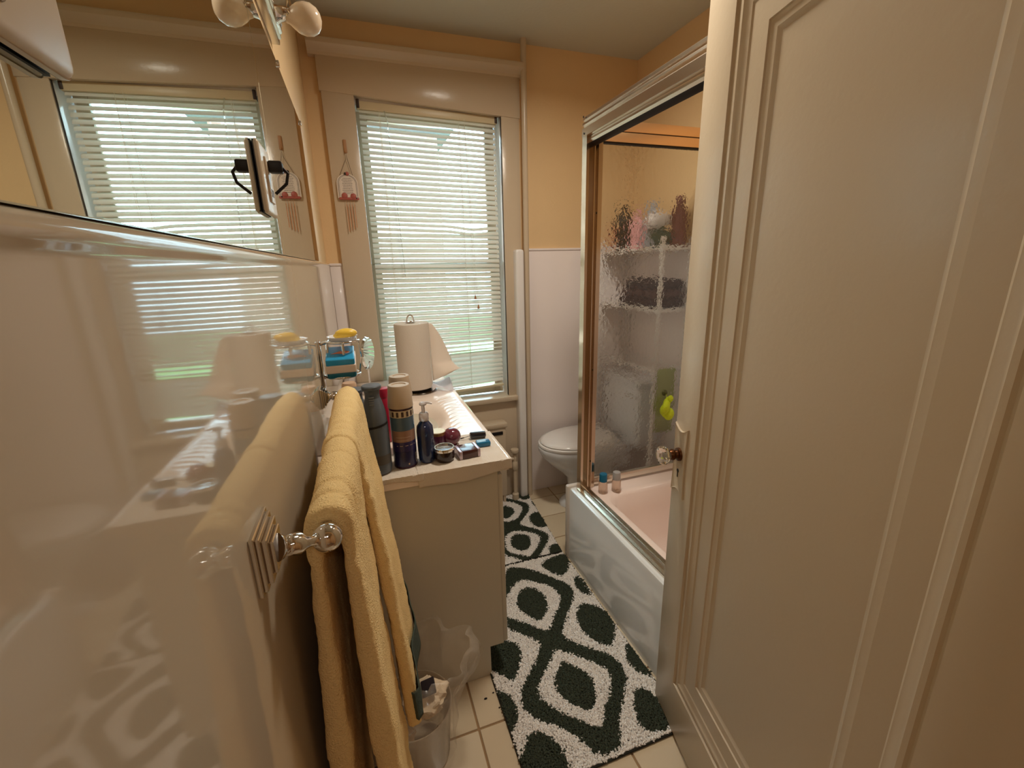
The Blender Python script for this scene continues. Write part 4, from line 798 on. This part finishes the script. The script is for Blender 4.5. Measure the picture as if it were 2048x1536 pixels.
# ------------------------------------------------------------------ rugs
def inside(poly, X, Y):
    r = np.zeros(X.shape, bool); n = len(poly)
    for i in range(n):
        x1, y1 = poly[i]; x2, y2 = poly[(i+1) % n]
        c = ((y1 > Y) != (y2 > Y)); xx = (x2-x1)*(Y-y1)/((y2-y1) if y2 != y1 else 1e-9)+x1
        r ^= c & (X < xx)
    return r
def smoothp(poly, it=2):
    for _ in range(it):
        q = []
        for i in range(len(poly)):
            a, b_ = poly[i], poly[(i+1) % len(poly)]
            q += [(a[0]*.75+b_[0]*.25, a[1]*.75+b_[1]*.25), (a[0]*.25+b_[0]*.75, a[1]*.25+b_[1]*.75)]
        poly = q
    return poly
pile_m = mat('shag_pile', (200,200,190), .95, vcol='pile', spec=.1)
def rug(name, label, corners, shapes, seed):
    """corners: near-left, near-right, far-right, far-left"""
    C4 = [Vector((x, y, 0)) for x, y in corners]; R = np.random.RandomState(seed)
    r = thing(name, label, 'rug', ((C4[0]+C4[2])/2)[:])
    b = B(); b.loft([[(c.x, c.y, z) for c in C4] for z in (.0008, .006)], True, True); b.out('backing', mat('rug_backing', (40,36,30), .9), r)
    b = B()
    for i in range(4):
        a, c = C4[i], C4[(i+1) % 4]; b.tube([(a.x, a.y, .005), (c.x, c.y, .005)], .0045, 8)
    b.out('binding', mat('rug_binding', (38,38,30), .9), r)
    wdt = (C4[1]-C4[0]).length; dep = (C4[3]-C4[0]).length; st = .0042
    nu, nv = int(wdt/st), int(dep/st)
    U, V = np.meshgrid((np.arange(nu)+.5)/nu, (np.arange(nv)+.5)/nv); U = U.ravel()+R.normal(0, .28, U.size)/nu; V = V.ravel()+R.normal(0, .28, V.size)/nv
    U = np.clip(U, .006, .994); V = np.clip(V, .005, .995)
    c = [np.array(q[:2]) for q in C4]
    P = (1-U)[:, None]*(1-V)[:, None]*c[0]+U[:, None]*(1-V)[:, None]*c[1]+U[:, None]*V[:, None]*c[2]+(1-U)[:, None]*V[:, None]*c[3]
    X, Y = P[:, 0], P[:, 1]; Xj, Yj = X+R.normal(0, .0016, X.size), Y+R.normal(0, .0016, Y.size)
    dark = np.zeros(X.shape, bool)
    S_ = {k: smoothp(v) for k, v in shapes.items()}
    dark |= inside(S_['net'], Xj, Yj)
    for k in S_:
        if k.startswith('hole'): dark &= ~inside(S_[k], Xj, Yj)
    for k in S_:
        if not k.startswith(('hole', 'net')): dark |= inside(S_[k], Xj, Yj)
    n = X.size; h = R.uniform(.0112, .0128, n); w = R.uniform(.0036, .0050, n); a0 = R.uniform(0, 2*PI, n)
    lean = R.normal(0, .0035, (n, 2))
    verts = np.zeros((n, 6, 3)); 
    for k in range(3):
        verts[:, k, 0] = X+w*np.cos(a0+k*2.094); verts[:, k, 1] = Y+w*np.sin(a0+k*2.094); verts[:, k, 2] = .005
        verts[:, 3+k, 0] = X+lean[:, 0]+w*1.0*np.cos(a0+.5+k*2.094); verts[:, 3+k, 1] = Y+lean[:, 1]+w*1.0*np.sin(a0+.5+k*2.094); verts[:, 3+k, 2] = h+R.normal(0, .0007, n)
    base = np.arange(n)[:, None]*6
    tri = np.array([[0, 1, 4], [0, 4, 3], [1, 2, 5], [1, 5, 4], [2, 0, 3], [2, 3, 5], [3, 4, 5]])
    F = (base[:, :, None]+tri[None]).reshape(-1, 3)
    me = bpy.data.meshes.new('pile'); me.vertices.add(n*6); me.vertices.foreach_set('co', verts.ravel())
    me.loops.add(F.size); me.loops.foreach_set('vertex_index', F.ravel()); me.polygons.add(len(F)); me.polygons.foreach_set('loop_start', np.arange(0, F.size, 3)); me.update(calc_edges=True); me.validate()
    ca = me.color_attributes.new('pile', 'FLOAT_COLOR', 'POINT')
    dk, lt = np.array(lin((66,72,60))), np.array(lin((250,244,238)))
    col = np.where(dark[:, None], dk, lt); sh_ = R.uniform(.84, 1.06, n)[:, None]; col = col*sh_; col[:, 3] = 1
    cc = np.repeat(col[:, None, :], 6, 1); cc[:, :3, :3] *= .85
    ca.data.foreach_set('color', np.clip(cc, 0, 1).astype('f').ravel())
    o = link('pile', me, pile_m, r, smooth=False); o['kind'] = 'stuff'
rug('shag_rug', 'green and white patterned shag rug in the foreground beside the tub', [(.314, .848), (.872, .850), (.874, 1.812), (.314, 1.816)], RUG_FRONT, 3)
rug('shag_rug', 'green and white patterned shag rug at the back by the toilet', [(.325, 1.828), (.874, 1.826), (.922, 2.478), (.325, 2.484)], RUG_BACK, 5)
# specks on the floor tiles
# ------------------------------------------------------------------ waste bin with a clear liner
wb = thing('waste_bin', 'translucent waste bin with a clear plastic liner beside the vanity', 'waste bin', (.02, 1.08, 0))
binm = translucent('milky_plastic', (214,194,168), .5, clear=.62, gloss=.25, rough=.25)
BXc, BYc = .02, 1.08
b = B(); b.lathe([(.0, .002), (.092, .003), (.098, .01), (.112, .20), (.116, .205), (.112, .205), (.094, .012), (0, .008)], BXc, BYc, 0, 40); b.out('bin', binm, wb)
film = translucent('liner_film', (250,240,228), .6, clear=.84, gloss=-.08, rough=.22)
b = B(); rn = random.Random(4)
def bag(prof, n=90, amp=.02, seed=0):
    loops = []
    for j, (r, z) in enumerate(prof):
        L = []
        for k in range(n):
            a = 2*PI*k/n; q = r+amp*(j/len(prof)+.25)*(nz(math.cos(a)*1.6, math.sin(a)*1.6, z*7+seed, 1.6)+.5*nz(math.cos(a)*4, math.sin(a)*4, z*15+seed, 1.5))
            lob = 1+.32*max(0, math.cos(a-.15))**3*max(0, (z-.16)/.2)
            L.append((BXc+q*math.cos(a)*lob, BYc+q*math.sin(a), z+.03*nz(math.cos(a)*2, math.sin(a)*2, seed, 1.2)*(j/len(prof))))
        loops.append(L)
    return loops
b.loft(bag([(.118, .03), (.12, .10), (.122, .17), (.126, .21), (.138, .25), (.15, .29), (.152, .33), (.138, .365), (.120, .372)], amp=.05, seed=2)); b.out('liner', film, wb, angle=180)
def crumple(name, label, c, r, m, seed, s=(1, 1, 1), cat='tissue'):
    b = B(); q = bmesh.ops.create_icosphere(b.bm, subdivisions=4, radius=r)['verts']
    for v in q:
        d = v.co.normalized(); k = 1+.35*nz(d.x, d.y, d.z+seed, 2.2)+.16*abs(nz(d.x, d.y+seed, d.z, 6)); v.co = Vector((c[0]+d.x*r*k*s[0], c[1]+d.y*r*k*s[1], c[2]+d.z*r*k*s[2]))
    o = b.out(name, m, None, angle=20); tag(o, label, cat)
tis = mat('cream_tissue', (228,206,176), .9, bump=.8, bscale=60)
crumple('crumpled_tissue', 'large cream crumpled tissue on top inside the waste bin', (.055, 1.09, .20), .055, tis, 1, (1.1, 1, .8))
crumple('crumpled_tissue', 'smaller crumpled tissue lower at the left side inside the waste bin', (-.035, 1.075, .085), .045, tis, 5)
b = B(); b.box(.045, .088, 1.05, 1.10, .243, .257, bev=.003)
for v in b.bm.verts: v.co.z += .012*math.sin((v.co.x-.045)*60)
o = b.out('torn_wrapper', mat('dark_wrapper', (40,34,40), .4, coat=.4), None); tag(o, 'small dark torn wrapper lying on the tissue in the waste bin', 'wrapper')
# ------------------------------------------------------------------ small debris
spk = mat('dark_speck', (24,16,12), .8)
for k, (x, y) in enumerate([(.268, 1.178), (.305, 1.13), (.300, 1.19)]):
    b = B(); b.ball((x, y, .002), .0045 if k == 0 else .003, 1.4, .8, .45, 8, 6); o = b.out('floor_speck', spk, None)
    tag(o, ['largest dark crumb on the bare tile beside the vanity toe kick', 'small dark crumb against the near edge of the foreground rug', 'tiny dark crumb between the vanity corner and the rug'][k], 'crumb', 'crumbs on the floor')
